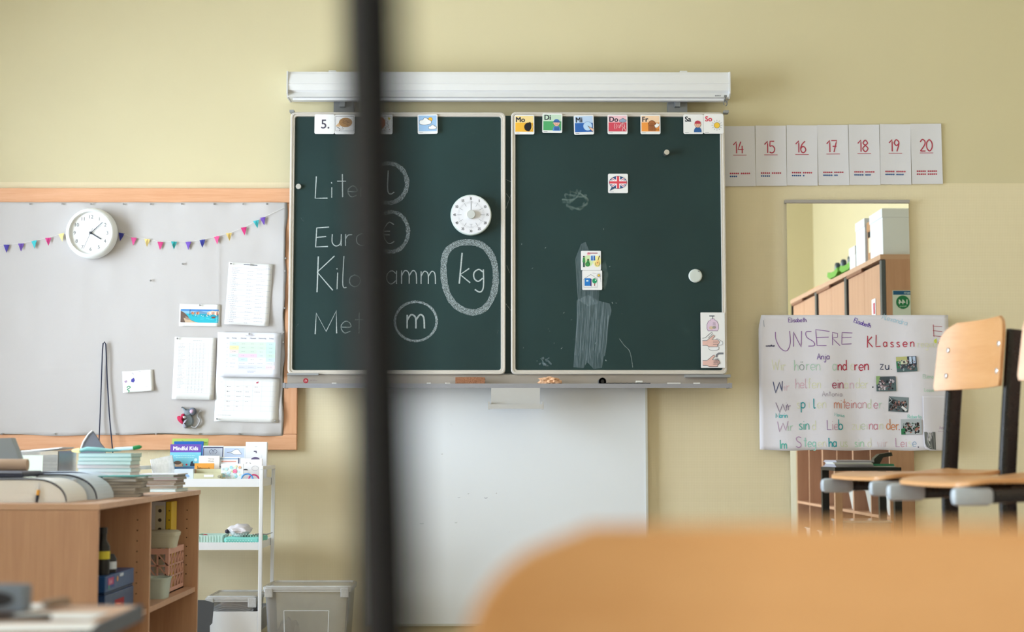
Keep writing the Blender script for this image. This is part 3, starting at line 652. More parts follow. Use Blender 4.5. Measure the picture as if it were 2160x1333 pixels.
def d_cl(I, k):
    I.rect(-19, -18, 19, 15, '9cc0e6'); I.disc(6, -10, 4.2, 'f0b93c', 1).ring(6, -10, 4.2, 4.2, .6, 'a87a28', 2); cloud(I, -5, -5, 2.0, 'f2f3f8', 3); cloud(I, 10, 7, 1.3, 'f2f3f8', 3); small(I)
card(881, 241.5, 'pale blue weather card with two clouds and sun', d_cl, Y=YB, tilt=-1)
def d_uk(I, k):
    from math import cos, sin
    rx, ry = 18.5, 13; cy = -2
    def clip(p, n=1):  # keep a point inside the oval
        x, y = p[0], p[1] - cy; d = math.hypot(x / rx, y / ry)
        return p if d <= 1 else (x / d, y / d + cy)
    I.disc(0, cy, rx, '2f5688', 1, ry=ry, n=40)
    def bar(p, q, w, c, l):
        # a straight band trimmed at the oval
        dx, dy = q[0] - p[0], q[1] - p[1]; L_ = math.hypot(dx, dy); nx, ny = -dy / L_ * w / 2, dx / L_ * w / 2; a = []; b = []
        for j in range(25):
            t = j / 24; a.append(clip((p[0] + dx * t + nx, p[1] + dy * t + ny))); b.append(clip((p[0] + dx * t - nx, p[1] + dy * t - ny)))
        for j in range(24): I.poly([a[j], a[j + 1], b[j + 1], b[j]], c, l)
    bar((-17, -13), (17, 9), 4.6, 'f0e4ee', 2); bar((-17, 9), (17, -13), 4.6, 'f0e4ee', 2.4); bar((-17, -13), (17, 9), 1.4, 'c86078', 3); bar((-17, 9), (17, -13), 1.4, 'c86078', 3.4)
    bar((-18.5, cy), (18.5, cy), 8.6, 'f4eaf0', 4); bar((0, cy - 13), (0, cy + 13), 8.6, 'f4eaf0', 4.4); bar((-18.5, cy), (18.5, cy), 4.8, 'dc4a58', 5); bar((0, cy - 13), (0, cy + 13), 4.8, 'dc4a58', 5.5)
    I.ring(0, cy, rx, ry, .7, '4a3a60', 7); I.poly([(-13, 7), (-6, 9.6), (-18, 16)], '345478', 6); I.line([(-17, 18), (-9, 18)], .8, 'b0b2ba', 6)
card(1282.5, 366.5, 'white card with a British flag in a speech bubble', d_uk)
def d_mus(I, k):
    I.disc(-6, 1, 11, 'cfe6b4', 1, ry=12).disc(4, -5, 6.5, 'c3dcf6', 1).disc(13, 2, 8, 'f6e8a0', 1, ry=12).disc(-5, -14, 3.4, 'f4b0bc', 1)
    I.line([(-7, -15.5), (14, -15.5)], 1.7, 'a03048', 2); I.disc(-15, -8, 1.8, '3a3034', 3)
    I.poly([(-17, -6), (-13, -6), (-12, 4), (-18, 4)], '3f9050', 3).poly([(-17, 4), (-13, 4), (-13, 14), (-17, 14)], '3c5858', 3).disc(-7, 8, 5, '3fa050', 3).disc(-6, -1.5, 1.9, '4a3a30', 4).poly([(-9, 0), (-4, 0), (-2, 8), (-9, 8)], '3f9050', 3).ring(-7, 8, 4, 4, .8, '1c5030', 4)
    for x in (2, 7): I.poly([(x - 1.4, -10), (x + 1.4, -10), (x + 2, 0), (x - 1.8, 0)], '2c66b4', 3)
    I.line([(17, -8), (14, 3)], 1.5, '7a6a38', 3).disc(13.5, 6, 4, 'f0c878', 4).disc(14.5, 2, 3, 'f0c878', 4).ring(13.5, 7, 4.6, 4.6, .6, '5a4420', 4).disc(14, 5, 1.1, '7a2838', 5).disc(18, -9, 1.2, '5a4a20', 3)
card(1225.5, 529, 'white card with green figures, blue boots and a guitar', d_mus, r=2)
def d_house(I, k):
    I.line([(-18, 15), (-18, -2), (-3, -12), (11, -3), (11, 15)], .6, '55586a', 1, closed=True)
    I.poly([(-16, -4), (-4, -4), (-4, 12), (-16, 12)], '2277c4', 2).poly([(-4, -4), (-1.5, -2.5), (-1.5, 13), (-4, 12)], '4a3078', 2).rect(-12.5, 0, -8, 3, 'd8ecf8', 3)
    I.disc(5, 1.5, 5, '1f9464', 2, ry=5.5).disc(7, 0, 1.3, 'd0f0e0', 3).rect(4, 7, 6, 12, 'a06060', 2); sun(I, 14, -10, 2.4, 10, 2, 2.1); I.line([(1, -15), (9, -14)], .5, '8a8ca0', 2); I.line([(17, -6), (18.5, 4)], .5, '8a8ca0', 2)
card(1228, 570.5, 'white card with a line house, blue book and tree', d_house, off=.003, r=2)
def d_wash(I, k):
    o = '444a5a'; s = 1.0
    # soap bottle (origin mid card, card 51 x 117)
    B = [(-4, -45), (4, -45), (4.5, -42), (9, -40), (12, -33), (12, -24), (10, -19.5), (-10, -19.5), (-12, -24), (-12, -33), (-9, -40), (-4.5, -42)]
    I.poly(B, 'dfc8de', 1); I.line(B, .8, '6a4a78', 2, closed=True); I.line([(0, -45), (0, -50)], 1.2, o, 2); I.line([(-7, -51), (4, -51)], 1.8, o, 2)
    I.disc(-3, -26, 4.5, 'd9bfa4', 3, ry=3.5).disc(3, -27, 4, '9f9a94', 3, ry=3)
    for j in range(3): I.line([(1 + j * 2, -38), (1 + j * 2, -31)], .4, o, 3)
    def hnd(y, c='e6bdb4'):
        Hh = [(-22, y + 4), (-13, y + 4), (-8, y), (-1, y - 6), (2, y - 8), (4, y - 6), (-2, y + 2), (10, y + 2), (12, y + 4), (14, y + 7), (13, y + 10), (10, y + 13), (9, y + 17), (-8, y + 17), (-13, y + 14), (-22, y + 14)]
        I.poly(Hh, c, 4); I.line(Hh[:-0 or None], .8, o, 5, closed=False)
        for j in range(3): I.line([(0, y + 5 + j * 3.6), (11, y + 5 + j * 3.6)], .6, o, 6)
    cloud(I, 9, 5, 1.9, 'ecedf2', 2, o); cloud(I, 2, 16, 1.7, 'ecedf2', 2, o); hnd(-3 + 0); I.line([(-22, -4), (-16, -5), (-6, -14), (-2, -17), (0, -14), (-10, -4)], .8, o, 3)
    I.line([(22, 28), (12, 28), (8, 31), (7, 36)], 4, '7c7e86', 3); hnd(39)
    for j in range(5): I.line([(6 + j * 1, 38), (2 + j * 3.4, 50)], .5, '5a6070', 7)
card(1478, 659, 'tall white hand washing picture strip at the board corner', d_wash, w=51, h=117, r=1, name='picture_strip', Y=YB)

def disc_mag(x, y, r, dep, mat, label, face=None):
    p = P(x, y, YW - dep); s, _ = scale_at(x, y, YW - dep); r *= s
    t = thing('board_magnet', label, 'magnet', (p.x, YW, p.z))
    MB().lathe([(r * .9, -.0005), (r, -.002), (r, -dep + .003), (r * .93, -dep + .001), (r * .9, -dep)], 32, 'y').build('body', mat, t, smooth=True)
    MB().lathe([(r * .86, -dep), (r * .84, -dep - .0008)], 32, 'y').build('cap', face or mat, t, smooth=True)
    return t
disc_mag(629.5, 393, 6, .012, M('a9a9a8', .3, .5), 'small grey round magnet near the first wing edge', M('c4c4c2', .35, .4))
disc_mag(1406.5, 321, 6.3, .035, M('8b8a86', .25, .8), 'silver cylinder magnet standing out below the Fr card', M('c3bfb8', .35, .6))
t_ = disc_mag(1467, 581.5, 14.3, .009, M('c9cfcc', .4), 'larger flat white round magnet above the hand washing strip', M('cdd4d0', .35))
I = Ink(0, 0, .0022, y=-.0105); I.line([(5, -10), (9, -8)], 1.2, '3a4250', 1); I.build('print', t_)

# kitchen-type timer
p = P(993.5, 453, YW - .03); s, _ = scale_at(993.5, 453, YW - .03); r = 43.2 * s
t_ = thing('dial_timer', 'round white sixty minute dial timer stuck on the chalkboard', 'timer', (p.x, YW, p.z))
MB().lathe([(r * .93, -.0005), (r * .97, -.004), (r, -.012), (r, -.024), (r * .985, -.029), (r * .95, -.030)], 64, 'y').build('case', M('c3cfcb', .35), t_, smooth=True)
MB().lathe([(r * .945, -.0295), (r * .945, -.0308)], 64, 'y').build('dial', M('e2e2e8', .5), t_)
MB().lathe([(9.3 * s, -.0308), (9.3 * s, -.046), (8.6 * s, -.048), (7 * s, -.048)], 32, 'y').build('knob', M('c4c6c4', .4), t_, smooth=True)
I = Ink(0, 0, s, y=-.0312)
for k in range(60):
    a = R(k * 6); big = k % 5 == 0; r0, r1 = (20 if big else 24.5), 29
    if k: I.line([(r0 * math.sin(a), -r0 * math.cos(a)), (r1 * math.sin(a), -r1 * math.cos(a))], .7 if big else .38, '7c8088' if big else 'a2a5ac')
for k in range(12):
    a = R(k * 30); n = str(k * 5); I.text(n, 34.5 * math.sin(a), -34.5 * math.cos(a) + 2.6, 7.6, '3c3e48', 0, .015, 'c', kx=.82)
I.line([(0, -29), (0, -8)], 1.2, '888c92', 1).line([(-2, -41), (-2, -30)], .5, 'a0a4a8', 1).line([(-3.5, 20), (3.5, 20)], .7, 'b4b6bc', 1)
I.build('markings', t_)

# ------------------------------------------------------------------ number cards on the wall
RED = 'b03a50'; BLU = '2f5a94'
for i, n in enumerate(range(14, 21)):
    xa = 1528 + i * 65.5 if i else 1528; xa = 1462.5 + 65.6 * (i + 1); xb = xa + 65
    yt = 266 - i * .8; h = 127; YN = D - .004; cx, cy = (xa + xb) / 2, yt + h / 2
    sx, sz = scale_at(cx, cy, YN); p = P(cx, cy, YN)
    t = thing('number_card', 'white wall card with the red underlined number %s' % ('fourteen', 'fifteen', 'sixteen', 'seventeen', 'eighteen', 'nineteen', 'twenty')[i], 'number card', (p.x, YN, p.z), (0, R(.35 * ((i % 3) - 1)), 0), 'number cards on the wall')
    th = .0012
    # thin sheet that lifts slightly along one edge
    m_ = MB(); w2, h2 = 32.4 * sx, h / 2 * sz; vs = []; nx = 8
    for yy in (0, th):
        for k in range(nx + 1):
            u = -1 + 2 * k / nx; b = .002 * (u * u)
            for q in (-1, 1): vs.append((u * w2, -b - yy - .0006, q * h2))
    fs = []; o_ = 2 * (nx + 1)
    for k in range(nx):
        a = 2 * k; fs += [(a, a + 1, a + 3, a + 2), (a + o_, a + 2 + o_, a + 3 + o_, a + 1 + o_), (a, a + 2, a + 2 + o_, a + o_), (a + 1, a + 1 + o_, a + 3 + o_, a + 3)]
    fs += [(0, o_, o_ + 1, 1), (2 * nx, 2 * nx + 1, 2 * nx + 1 + o_, 2 * nx + o_)]
    m_.add(vs, fs).build('sheet', M('d9d8df', .6, name='card_sheet'), t)
    I = Ink(0, 0, sx, sz, y=-th - .0014, warp=lambda x, z, w2=w2: -.002 * (x / w2) ** 2)
    I.hand(str(n), -13.5, -6, 13.6, RED, 2.4, sp=.14, wob=0, ksx=.98); I.line([(-14.5, -3 + 1), (14, -3 + 1)], 1.2, RED)
    for k in range(n):
        rr, cc = divmod(k, 10); I.disc(-20.5 + cc * 4.05 + (3 if cc > 4 else 0), 36.5 + rr * 6.2, 1.75, RED if (rr == 0 or n == 20) else BLU, 0, n=10)
    I.build('print', t)

# ------------------------------------------------------------------ notice board
YF = D - .03
nb = thing('notice_board', 'wide wood-framed notice board covered with pale grey cloth', 'notice board', (P(300, 948, D).x, D, P(300, 948, D).z)); NO = Vector(nb.location)
fx1, fz1 = xz(632, 397, YF); _, fz0 = xz(632, 949, YF); fx0 = LX + .02
ix1 = P(603, 430, YF).x; iz1 = P(600, 428, YF).z; iz0 = P(600, 918, YF).z
rel(MB().box(fx0, fx1, YF, D - .002, iz1, fz1, .003).build('frame_rail', BEECH, nb), NO)
rel(MB().box(fx0, fx1, YF, D - .002, fz0, iz0 + .004, .003).build('frame_rail', BEECH, nb), NO)
rel(MB().box(ix1, fx1, YF + .0006, D - .003, iz0 + .0045, iz1 - .0005, .003).build('frame_stile', BEECHV, nb), NO)
# cloth: gathered sheet with soft wrinkles and a slightly wavy edge
def cloth_mat():
    m, nt, b, N = nodes_mat('grey_cloth'); L = nt.links.new
    tc = N('ShaderNodeTexCoord'); n = N('ShaderNodeTexNoise'); n.inputs['Scale'].default_value = 5; n.inputs['Detail'].default_value = 7; n.inputs['Distortion'].default_value = .6
    n2 = N('ShaderNodeTexNoise'); n2.inputs['Scale'].default_value = 420
    L(tc.outputs['Object'], n.inputs['Vector']); L(tc.outputs['Object'], n2.inputs['Vector'])
    ad = N('ShaderNodeMath', operation='MULTIPLY_ADD'); ad.inputs[1].default_value = .12; L(n2.outputs['Fac'], ad.inputs[0]); L(n.outputs['Fac'], ad.inputs[2])
    bp = N('ShaderNodeBump'); bp.inputs['Strength'].default_value = .22; bp.inputs['Distance'].default_value = .008; L(ad.outputs[0], bp.inputs['Height']); L(bp.outputs[0], b.inputs['Normal'])
    b.inputs['Base Color'].default_value = (*rgb('c6c2c2'), 1); b.inputs['Roughness'].default_value = .9; b.inputs['Specular IOR Level'].default_value = .1
    return m
CLOTH = cloth_mat()
cx0 = fx0 + .02; cx1 = P(605, 430, YF).x; cz1 = P(600, 427.5, YF).z; cz0 = P(600, 917, YF).z
def cloth_y(x, z):
    y = .0015 * mnoise.noise(V(x * 6, z * 6, 1)) + .001 * mnoise.noise(V(x * 16, z * 5, 4))
    y += -.0035 * math.exp(-((z - (cz0 + .30 + .01 * math.sin(x * 9))) / .006) ** 2) * (.4 + .6 * max(0, math.sin(x * 5.3)))  # old fold
    d = cx1 - x
    if d < .1: y += -.004 * math.sin(z * 24) * (1 - d / .1)
    d = min(cz1 - z, z - cz0)
    if d < .06: y += -.003 * (math.sin(x * 21) + .5 * math.sin(x * 50)) * (1 - d / .06)
    return YF - .004 + y
m_ = MB(); nx, nz = 150, 80; vs = []; fs = []
for j in range(nz + 1):
    for i in range(nx + 1):
        u, v = i / nx, j / nz; x = cx0 + (cx1 - cx0) * u; z = cz0 + (cz1 - cz0) * v
        if i == nx: x += -.006 * (1 - v) * 1.2 + .004 * math.sin(z * 19) + .002 * math.sin(z * 47)
        if j == 0: z += .004 * math.sin(x * 7) + .002 * math.sin(x * 19)
        vs.append((x, cloth_y(x, z), z))
for j in range(nz):
    for i in range(nx): a = j * (nx + 1) + i; fs.append((a, a + 1, a + nx + 2, a + nx + 1))
m_.add(vs, fs)
clo = m_.build('cloth_cover', CLOTH, nb, smooth=True); rel(clo, NO)
sd = clo.modifiers.new('thick', 'SOLIDIFY'); sd.thickness = .002
PIN = M('b4b4b8', .3, .7, name='pin_steel')
pinm = MB().lathe([(.0012, .004), (.0012, -.004), (.0045, -.005), (.0045, -.0075), (.003, -.009)], 10, 'y')
pin0 = None
def pin(x, y, Y=None):
    global pin0
    p = P(x, y, YF - .006 if Y is None else Y)
    if pin0 is None: pin0 = pinm.build('pin', PIN, nb); o = pin0
    else: o = pin0.copy(); C.objects.link(o); o.parent = nb
    o.location = p - NO
for x in (64, 132, 192, 261, 318, 384, 452, 513, 563): pin(x, 430.5)
for x in (5, 116, 246, 330, 420, 505): pin(x, 915)
for (x, y) in ((603, 545), (602, 572), (601, 650), (599, 701), (598, 722), (386, 557), (318, 592)): pin(x, y)

# ------------------------------------------------------------------ papers pinned on the notice board
YP = YF - .0085
def sheet(cx, cy, w, h, tilt, name, label, cat, draw, col=PAPER, dy=0, curl=.004, pins=(), group=None):
    Yp = YP - dy; p = P(cx, cy, Yp); sx, sz = scale_at(cx, cy, Yp)
    t = thing(name, label, cat, (p.x, Yp, p.z), (0, R(tilt), 0), group)
    W_, H_ = w * sx, h * sz
    wf = lambda x, z: -curl * max(0, -z / H_ + .1) ** 2 * 2.2 - curl * .3 * (x / W_) ** 2
    vs = []; fs = []; nx, nz = 8, 10
    for j in range(nz + 1):
        for i in range(nx + 1): x = (i / nx - .5) * W_; z = (j / nz - .5) * H_; vs.append((x, wf(x, z), z))
    for j in range(nz):
        for i in range(nx): a = j * (nx + 1) + i; fs.append((a, a + 1, a + nx + 2, a + nx + 1))
    o = MB().add(vs, fs).build('sheet', col, t, smooth=True); md = o.modifiers.new('thick', 'SOLIDIFY'); md.thickness = .0006
    I = Ink(0, 0, sx, sz, y=-.0012, warp=wf); draw(I); I.build('print', t)
    for (x, y) in pins:
        q = pinm.build('pin', PIN, t); q.location = (x * sx, -.0005 + wf(x * sx, -y * sz), -y * sz)
    return t
def lines(I, x0, x1, y, c='9a9fb4', wd=.7, n=6, layer=0):
    x = x0
    while x < x1 - 1:
        l = min(random.uniform(1.5, 5), x1 - x); I.line([(x, y), (x + l, y)], wd, c, layer); x += l + .8
def d_list(I):
    I.rect(-15, -62.5, 14, -61.2, '5a5e78', 1)
    for k in range(30):
        y = -53 + k * 3.9
        lines(I, -44, -44 + random.uniform(12, 24), y, '9297b0')
        if k % 3 == 0: I.line([(-46, y - 1.8), (44, y - 1.8)], .5, 'b9bccb')
        if k % 2: lines(I, -6, random.uniform(2, 10), y + 1, 'a6aabe')
        if k % 2 == 0: lines(I, 14, random.uniform(24, 34), y + 1, 'a6aabe')
    for q in range(4): lines(I, 33, 42, -61 + q * 2.6, 'b4b8c8', .5)
sheet(525, 620.5, 93, 131, 3, 'info_sheet', 'tall white sheet of fine printed lines pinned beside the chalkboard', 'paper', d_list, curl=.012, pins=((-42, -62), (0, -62)))
def harbour(I):
    x0, x1, y0, y1 = -40.5, 39.5, -12.5, 15.5
    I.rect(x0, y0, x1, -3, '3f86cf'); I.rect(x0, -9, x1, -3, '8fbfe6', 1)
    I.poly([(-22, -3), (-14, -6), (-8, -8), (0, -9.5), (9, -7), (18, -6), (26, -7), (34, -5), (39, -3)], '6f94b8', 2)
    I.rect(x0, -3, x1, y1, '2ab6cc', 2); I.poly([(-8, -2), (39.5, -3), (39.5, 3), (10, 1)], '1f9cb8', 3)
    I.poly([(x0, -9), (-33, -5), (-27, 0), (-22, 6), (-16, 11), (-6, 15.5), (x0, 15.5)], '6e5a52', 3); I.poly([(-34, 6), (-24, 8), (-14, 13), (-2, 15.5), (-30, 15.5)], 'd0b69c', 4); I.poly([(-30, 2), (-22, 7), (-18, 10), (-30, 10)], 'a08c80', 4)
    for k in range(26):
        x = random.uniform(-18, 38); I.rect(x, -5 - random.uniform(0, 2.5), x + random.uniform(1, 4), -1.5, random.choice(['e6d8cc', 'c98a6a', 'f0ece6', 'b8684a', 'd8b090', '8a5a48']), 4)
    I.poly([(18, -8), (26, -10), (39.5, -9), (39.5, -3), (20, -3)], 'e8cdb8', 5)
    for k in range(12): x = random.uniform(20, 38); I.rect(x, -7, x + 2, random.uniform(-4, 1), random.choice(['f4e6da', '9c4a38', 'd87a58', '5c4c50']), 6)
    I.poly([(24, 3), (34, 2), (32, 6), (26, 6)], '7a4a38', 6); I.line([(-21, -12), (-21, 0)], 1, '4a5868', 6)
    for k in range(16): x = random.uniform(-16, 22); I.line([(x, random.uniform(-1, 3)), (x + 1.5, 1)], .9, random.choice(['f4f4f4', '2a4a68', 'e0eef4']), 6)
    for k in range(9): x = random.uniform(-14, 36); y = random.uniform(5, 14); I.line([(x, y), (x + 7, y)], .7, '58cddc', 4)
    lines(I, -38, -28, 20.5, 'c4c6cc', .5)
sheet(421.5, 665, 86, 46.5, 1, 'postcard', 'panoramic harbour photo card with turquoise water on the notice board', 'postcard', harbour, pins=((0, -21),), curl=.002)
def d_table(I):
    lines(I, -5, 14, -58.5, 'a0a4b0', .6)
    for k in range(34):
        y = -52 + k * 3.1
        if k < 31: lines(I, -36, -36 + random.uniform(9, 17), y, 'b0b4c0', .6)
        for q in range(5): I.line([(-13 + q * 7.4, y), (-10.5 + q * 7.4, y)], .7, 'b4b7c2')
        if k % 3 == 0: I.line([(-38, y + 1.6), (42, y + 1.6)], .35, 'd2d4dc')
    for q in range(7): I.line([(-16 + q * 7.4, -56), (-16 + q * 7.4, 50)], .35, 'd2d4dc')
sheet(410, 777, 88, 131, 1.5, 'class_list', 'white sheet with a fine grid of names, partly under the timetable', 'paper', d_table, curl=.01, pins=((-38, -62),))
def d_plan2(I):
    for k in range(6): lines(I, -62, -62 + random.uniform(6, 11), -36 + k * 10.6, 'b8bac6', .6)
    for k in range(5):
        for q in range(4):
            if random.random() < .8: lines(I, -42 + q * 19, -42 + q * 19 + random.uniform(4, 12), -27 + k * 10.4, '8f93a4', .7)
    for k in (0, 1, 3): I.disc(-42, -27 + k * 10.4, .9, '3c4050', 1)
    I.poly([(18, -37), (23, -39), (22, -35), (18, -35)], 'c04060', 1)
    for q in range(6): I.line([(-46 + q * 19, -40), (-46 + q * 19, 24)], .35, 'd6d8e0')
    for k in range(7): I.line([(-64, -40 + k * 10.6), (62, -40 + k * 10.6)], .35, 'd6d8e0')
    lines(I, -63, -32, 34, 'a4a8b4', .6)
sheet(521, 843, 134, 94, 1.5, 'weekly_plan', 'white landscape plan sheet hanging below the coloured timetable', 'paper', d_plan2, curl=.003, pins=((-61, 42), (62, 43)))
def d_tt(I):
    for q, t in enumerate(('Zeit', 'Montag', 'Dienstag', 'Mittwoch', 'Donnerstag', 'Freitag')): I.text(t, (-48, -37, -18, 1.5, 20, 42)[q], -34, 3.3, '6a6e84', 1, .01)
    I.text('Stundenplan', -8, -39.5, 4, 'b8b0bc', 1)
    cols = [['cfe6da', 'd5ead8', 'd5ead8', 'd5ead8', 'cbe6e4'], ['f2efb0', 'd3e9d8', 'd3e9d8', 'd3e9d8', 'c8e3dc'], ['efdcdc', 'd3e9d8', 'd3e9d8', 'd6e8de', 'c8e3dc'], ['d9e6e4', 'efcfe8', 'efcfe8', 'd8e6f0', 'cce6d8'], ['f4f0f4', 'cfe2ee', 'f4f2f6', 'f4f2f6', 'cfe0ec']]
    for r_ in range(5):
        for q in range(5):
            x = -41 + q * 19.3; y = -27 + r_ * 8.2; I.rect(x, y, x + 19.1, y + 8, cols[r_][q]); lines(I, x + 6, x + 13, y + 4, '98a0ac', .6, layer=1)
    for q in range(5): lines(I, -41 + q * 19.3 + 2, -41 + q * 19.3 + 14, 18, 'a8acb8', .6, layer=1); I.rect(-41 + q * 19.3, 22, -41 + q * 19.3 + 19, 30, ('f2f2f6', 'd9dcea', 'd9dcea', 'dfe2ee', 'f0d9de')[q]); lines(I, -39 + q * 19.3, -28 + q * 19.3, 26, '9aa0b8', .7, layer=1)
    for k in range(7): lines(I, -47, -44, -23 + k * 8, 'b8bcc8', .6, layer=1)
    lines(I, -2, 16, 34, '9a9ec4', .7, layer=1); lines(I, -2, 12, 36.5, '9a9ec4', .7, layer=1)
sheet(525, 748.5, 134, 94, .8, 'timetable', 'white timetable with green, yellow and pink lesson fields', 'timetable', d_tt, dy=.010, curl=.004, pins=((0, -44),), col=M('e6e7f0', .7))
def d_dr(I):
    I.poly([(-30, -2), (-24, -4), (-23, 0), (-27, 2)], 'b49ec0').poly([(-14, -5), (-9, -8), (-7, -2), (-10, 2), (-15, 0)], '4a48a8').line([(-24, 12), (-20, 9), (-17, 12), (-23, 16), (-19, 19), (-21, 22)], 1.8, '3f9a70', sm=True).line([(-12, -19), (-9, -15)], 1, 'b4b4c8').line([(2, -21), (7, -20)], 1, 'c0bcc8').line([(12, 13), (20, 13)], .9, 'd0ccd4')
sheet(291.5, 804, 65, 45, -4, 'childs_drawing', 'small white drawing with a blue star and green squiggle', 'drawing', d_dr, pins=(), curl=.01)

# ------------------------------------------------------------------ wall clock
YK = YF - .062; p = P(190.5, 490.5, YK); s, _ = scale_at(190.5, 490.5, YK)
ck = thing('wall_clock', 'round white wall clock with grey numerals hanging on the notice board', 'clock', (p.x, YF - .006, p.z))
r = 54.5 * s
MB().lathe([(r * .90, -.002), (r * .97, -.008), (r, -.02), (r, -.034), (r * .965, -.046), (r * .9, -.054), (r * .84, -.056), (r * .815, -.052), (r * .81, -.044)], 72, 'y').build('case', M('e9eced', .3, name='clock_plastic'), ck, smooth=True)
MB().lathe([(r * .81, -.043), (r * .81, -.0445)], 64, 'y').build('dial', M('eef0f2', .6), ck)
I = Ink(0, 0, s, y=-.0452)
for k in range(12):
    a = R(30 * (k + 1)); I.text(str(k + 1), 34.5 * math.sin(a), -34.5 * math.cos(a) + 3.7, 10.8, '6c7078', 0, -.002, 'c')
I.build('numerals', ck)
for nm, an, l0, l1, wd, c, lay in (('hour_hand', 121.5, -4, 26, 2.1, '3c4250', 2), ('minute_hand', 47.5, -5, 33, 1.3, '4a5060', 4), ('second_hand', 203, -11, 37, .6, '5a5f6a', 6)):
    a = R(an); I = Ink(0, 0, s, y=-.0458); I.line([(l0 * math.sin(a), -l0 * math.cos(a)), (l1 * math.sin(a), -l1 * math.cos(a))], wd, c, lay * 4)
    o = I.build(nm, ck); md = o.modifiers.new('thick', 'SOLIDIFY'); md.thickness = .0006
MB().lathe([(2.6 * s, -.045), (2.6 * s, -.0515), (1.8 * s, -.052)], 16, 'y').build('hub', M('3a3e48', .4), ck, smooth=True)

# ------------------------------------------------------------------ bunting
YG = YF - .014
bt = thing('bunting', 'string of small triangular felt flags across the notice board', 'bunting', P(300, 505, YG)); GO = Vector(bt.location)
fl = [(13.6, 524.6, '4a3f9a', 2), (44.5, 522, '7356b4', 4), (72, 516, '3fb4bc', 8), (102, 510, 'dc4a92', 8), (130, 501, 'f0d88e', 14), (255, 500, '3a3c8e', -14), (281.5, 509.5, 'dc5494', -8), (310.5, 512.5, 'f0d890', -2), (338, 518.7, 'd84a8c', -3), (367, 517.8, '3cb6bc', 0), (397, 518.4, '6a4ca8', 0), (427, 514, '34388c', 6), (457.5, 506.8, 'e04e84', 8), (483.5, 500, 'efd284', 10), (515, 488, 'd03078', 12), (541.6, 473.3, '46bcc8', 22), (555.5, 466.8, '6644a4', 20)]
tops = []
for i, (x, y, c, an) in enumerate(fl):
    p = P(x, y, YG); s, _ = scale_at(x, y, YG); w2 = 6.3 * s; h2 = 8.6 * s
    m_ = MB(); b = .004 * (1 if i % 2 else -.3)
    vs = [(-w2, 0, h2), (0, -.001, h2), (w2, 0, h2), (-w2 * .5, -b, 0), (w2 * .5, b * .3, 0), (0, -b * 1.2, -h2)]
    vs += [(a, q + .0014, z) for a, q, z in vs]
    f_ = [(0, 1, 3), (1, 4, 3), (1, 2, 4), (3, 4, 5)]
    f_ += [tuple(k + 6 for k in reversed(q)) for q in f_] + [(0, 3, 9, 6), (3, 5, 11, 9), (5, 4, 10, 11), (4, 2, 8, 10), (2, 1, 7, 8), (1, 0, 6, 7)]
    o = m_.add(vs, f_).build('flag', M(c, .85, name='felt'), bt); o.location = p - GO; o.rotation_euler = (0, R(-an * .6), R(random.uniform(-12, 12)))
    cn = {'3f': 'turquoise', '3c': 'turquoise', '46': 'turquoise', 'f0': 'yellow', 'ef': 'yellow', 'dc': 'pink', 'd8': 'pink', 'e0': 'pink', 'd0': 'crimson', '73': 'purple', '6a': 'purple', '66': 'purple', '4a': 'indigo', '3a': 'navy blue', '34': 'navy blue'}[c[:2]]
    o['label'] = cn + ' felt flag'
    tops.append(P(x, y - 8.5, YG + .0007) - GO)
pts = [P(-20, 521, YG) - GO] + tops[:5] + [P(192, 498, YG) - GO] + tops[5:] + [P(601, 437, YG + .008) - GO]
MB().tube(pts, .0008, 5).build('string', M('e4e2de', .8), bt)
MB().tube([P(457.5, 515, YG) - GO, P(459, 560, YF - .012) - GO, P(457.5, 690, YF - .012) - GO], .0006, 5).build('loose_thread', M('d8d6d4', .8), bt)

# ------------------------------------------------------------------ dark cord loop
YO = YF - .018; a = [P(x, y, YO - (0 if y < 900 else .01)) for x, y in ((208, 950), (211, 880), (214, 800), (216, 740), (217.5, 724), (220, 721), (223, 726), (224, 745), (226, 800), (231, 880), (238, 955))]
o = MB().tube(a, .0028, 8).build('cord_loop', M('2b3048', .8, name='cord')); tag(o, 'dark navy cord loop hanging from a pin on the grey cloth', 'cord')
# ------------------------------------------------------------------ felt mouse
p = P(400, 880, YF - .016); s, _ = scale_at(400, 880, YF - .016)
mo = thing('felt_mouse', 'small grey felt mouse holding a red heart pinned on cloth', 'toy', (p.x, YF - .007, p.z))
def felt(name, outline, th, mat, y0=0, par=mo, dx=400, dy=880, bulge=True):
    q = smooth_pts([((x - dx) * s, -(y - dy) * s) for x, y in outline], 4, True); n = len(q)
    cx_ = sum(a for a, b in q) / n; cz_ = sum(b for a, b in q) / n; vs = []
    for (k, y) in ((1, 0), (1, -th * .55), (.82, -th), (.4, -th * 1.15)): vs += [(cx_ + (a - cx_) * k, y0 + y, cz_ + (b - cz_) * k) for a, b in q]
    fs = [(i * n + k, i * n + (k + 1) % n, (i + 1) * n + (k + 1) % n, (i + 1) * n + k) for i in range(3) for k in range(n)] + [tuple(range(n)), tuple(range(4 * n - 1, 3 * n - 1, -1))]
    return MB().add(vs, fs).build(name, mat, par, smooth=True)
MG = M('8f9aa4', .95, name='grey_felt', bump=(600, 1, .002))
felt('body', [(390, 862), (398, 868), (404, 876), (408, 886), (406, 896), (398, 900), (390, 901), (388, 896), (393, 888), (390, 880), (388, 870)], .014, MG)
felt('head', [(383.5, 858), (391, 862), (398, 864), (404, 870), (400, 877), (393, 876), (388, 868)], .02, MG)
e_ = felt('ear', [(398, 866), (402, 861), (408, 860), (413, 864), (413, 871), (408, 876), (402, 874)], .024, M('7a8090', .95, bump=(600, 1, .002)))
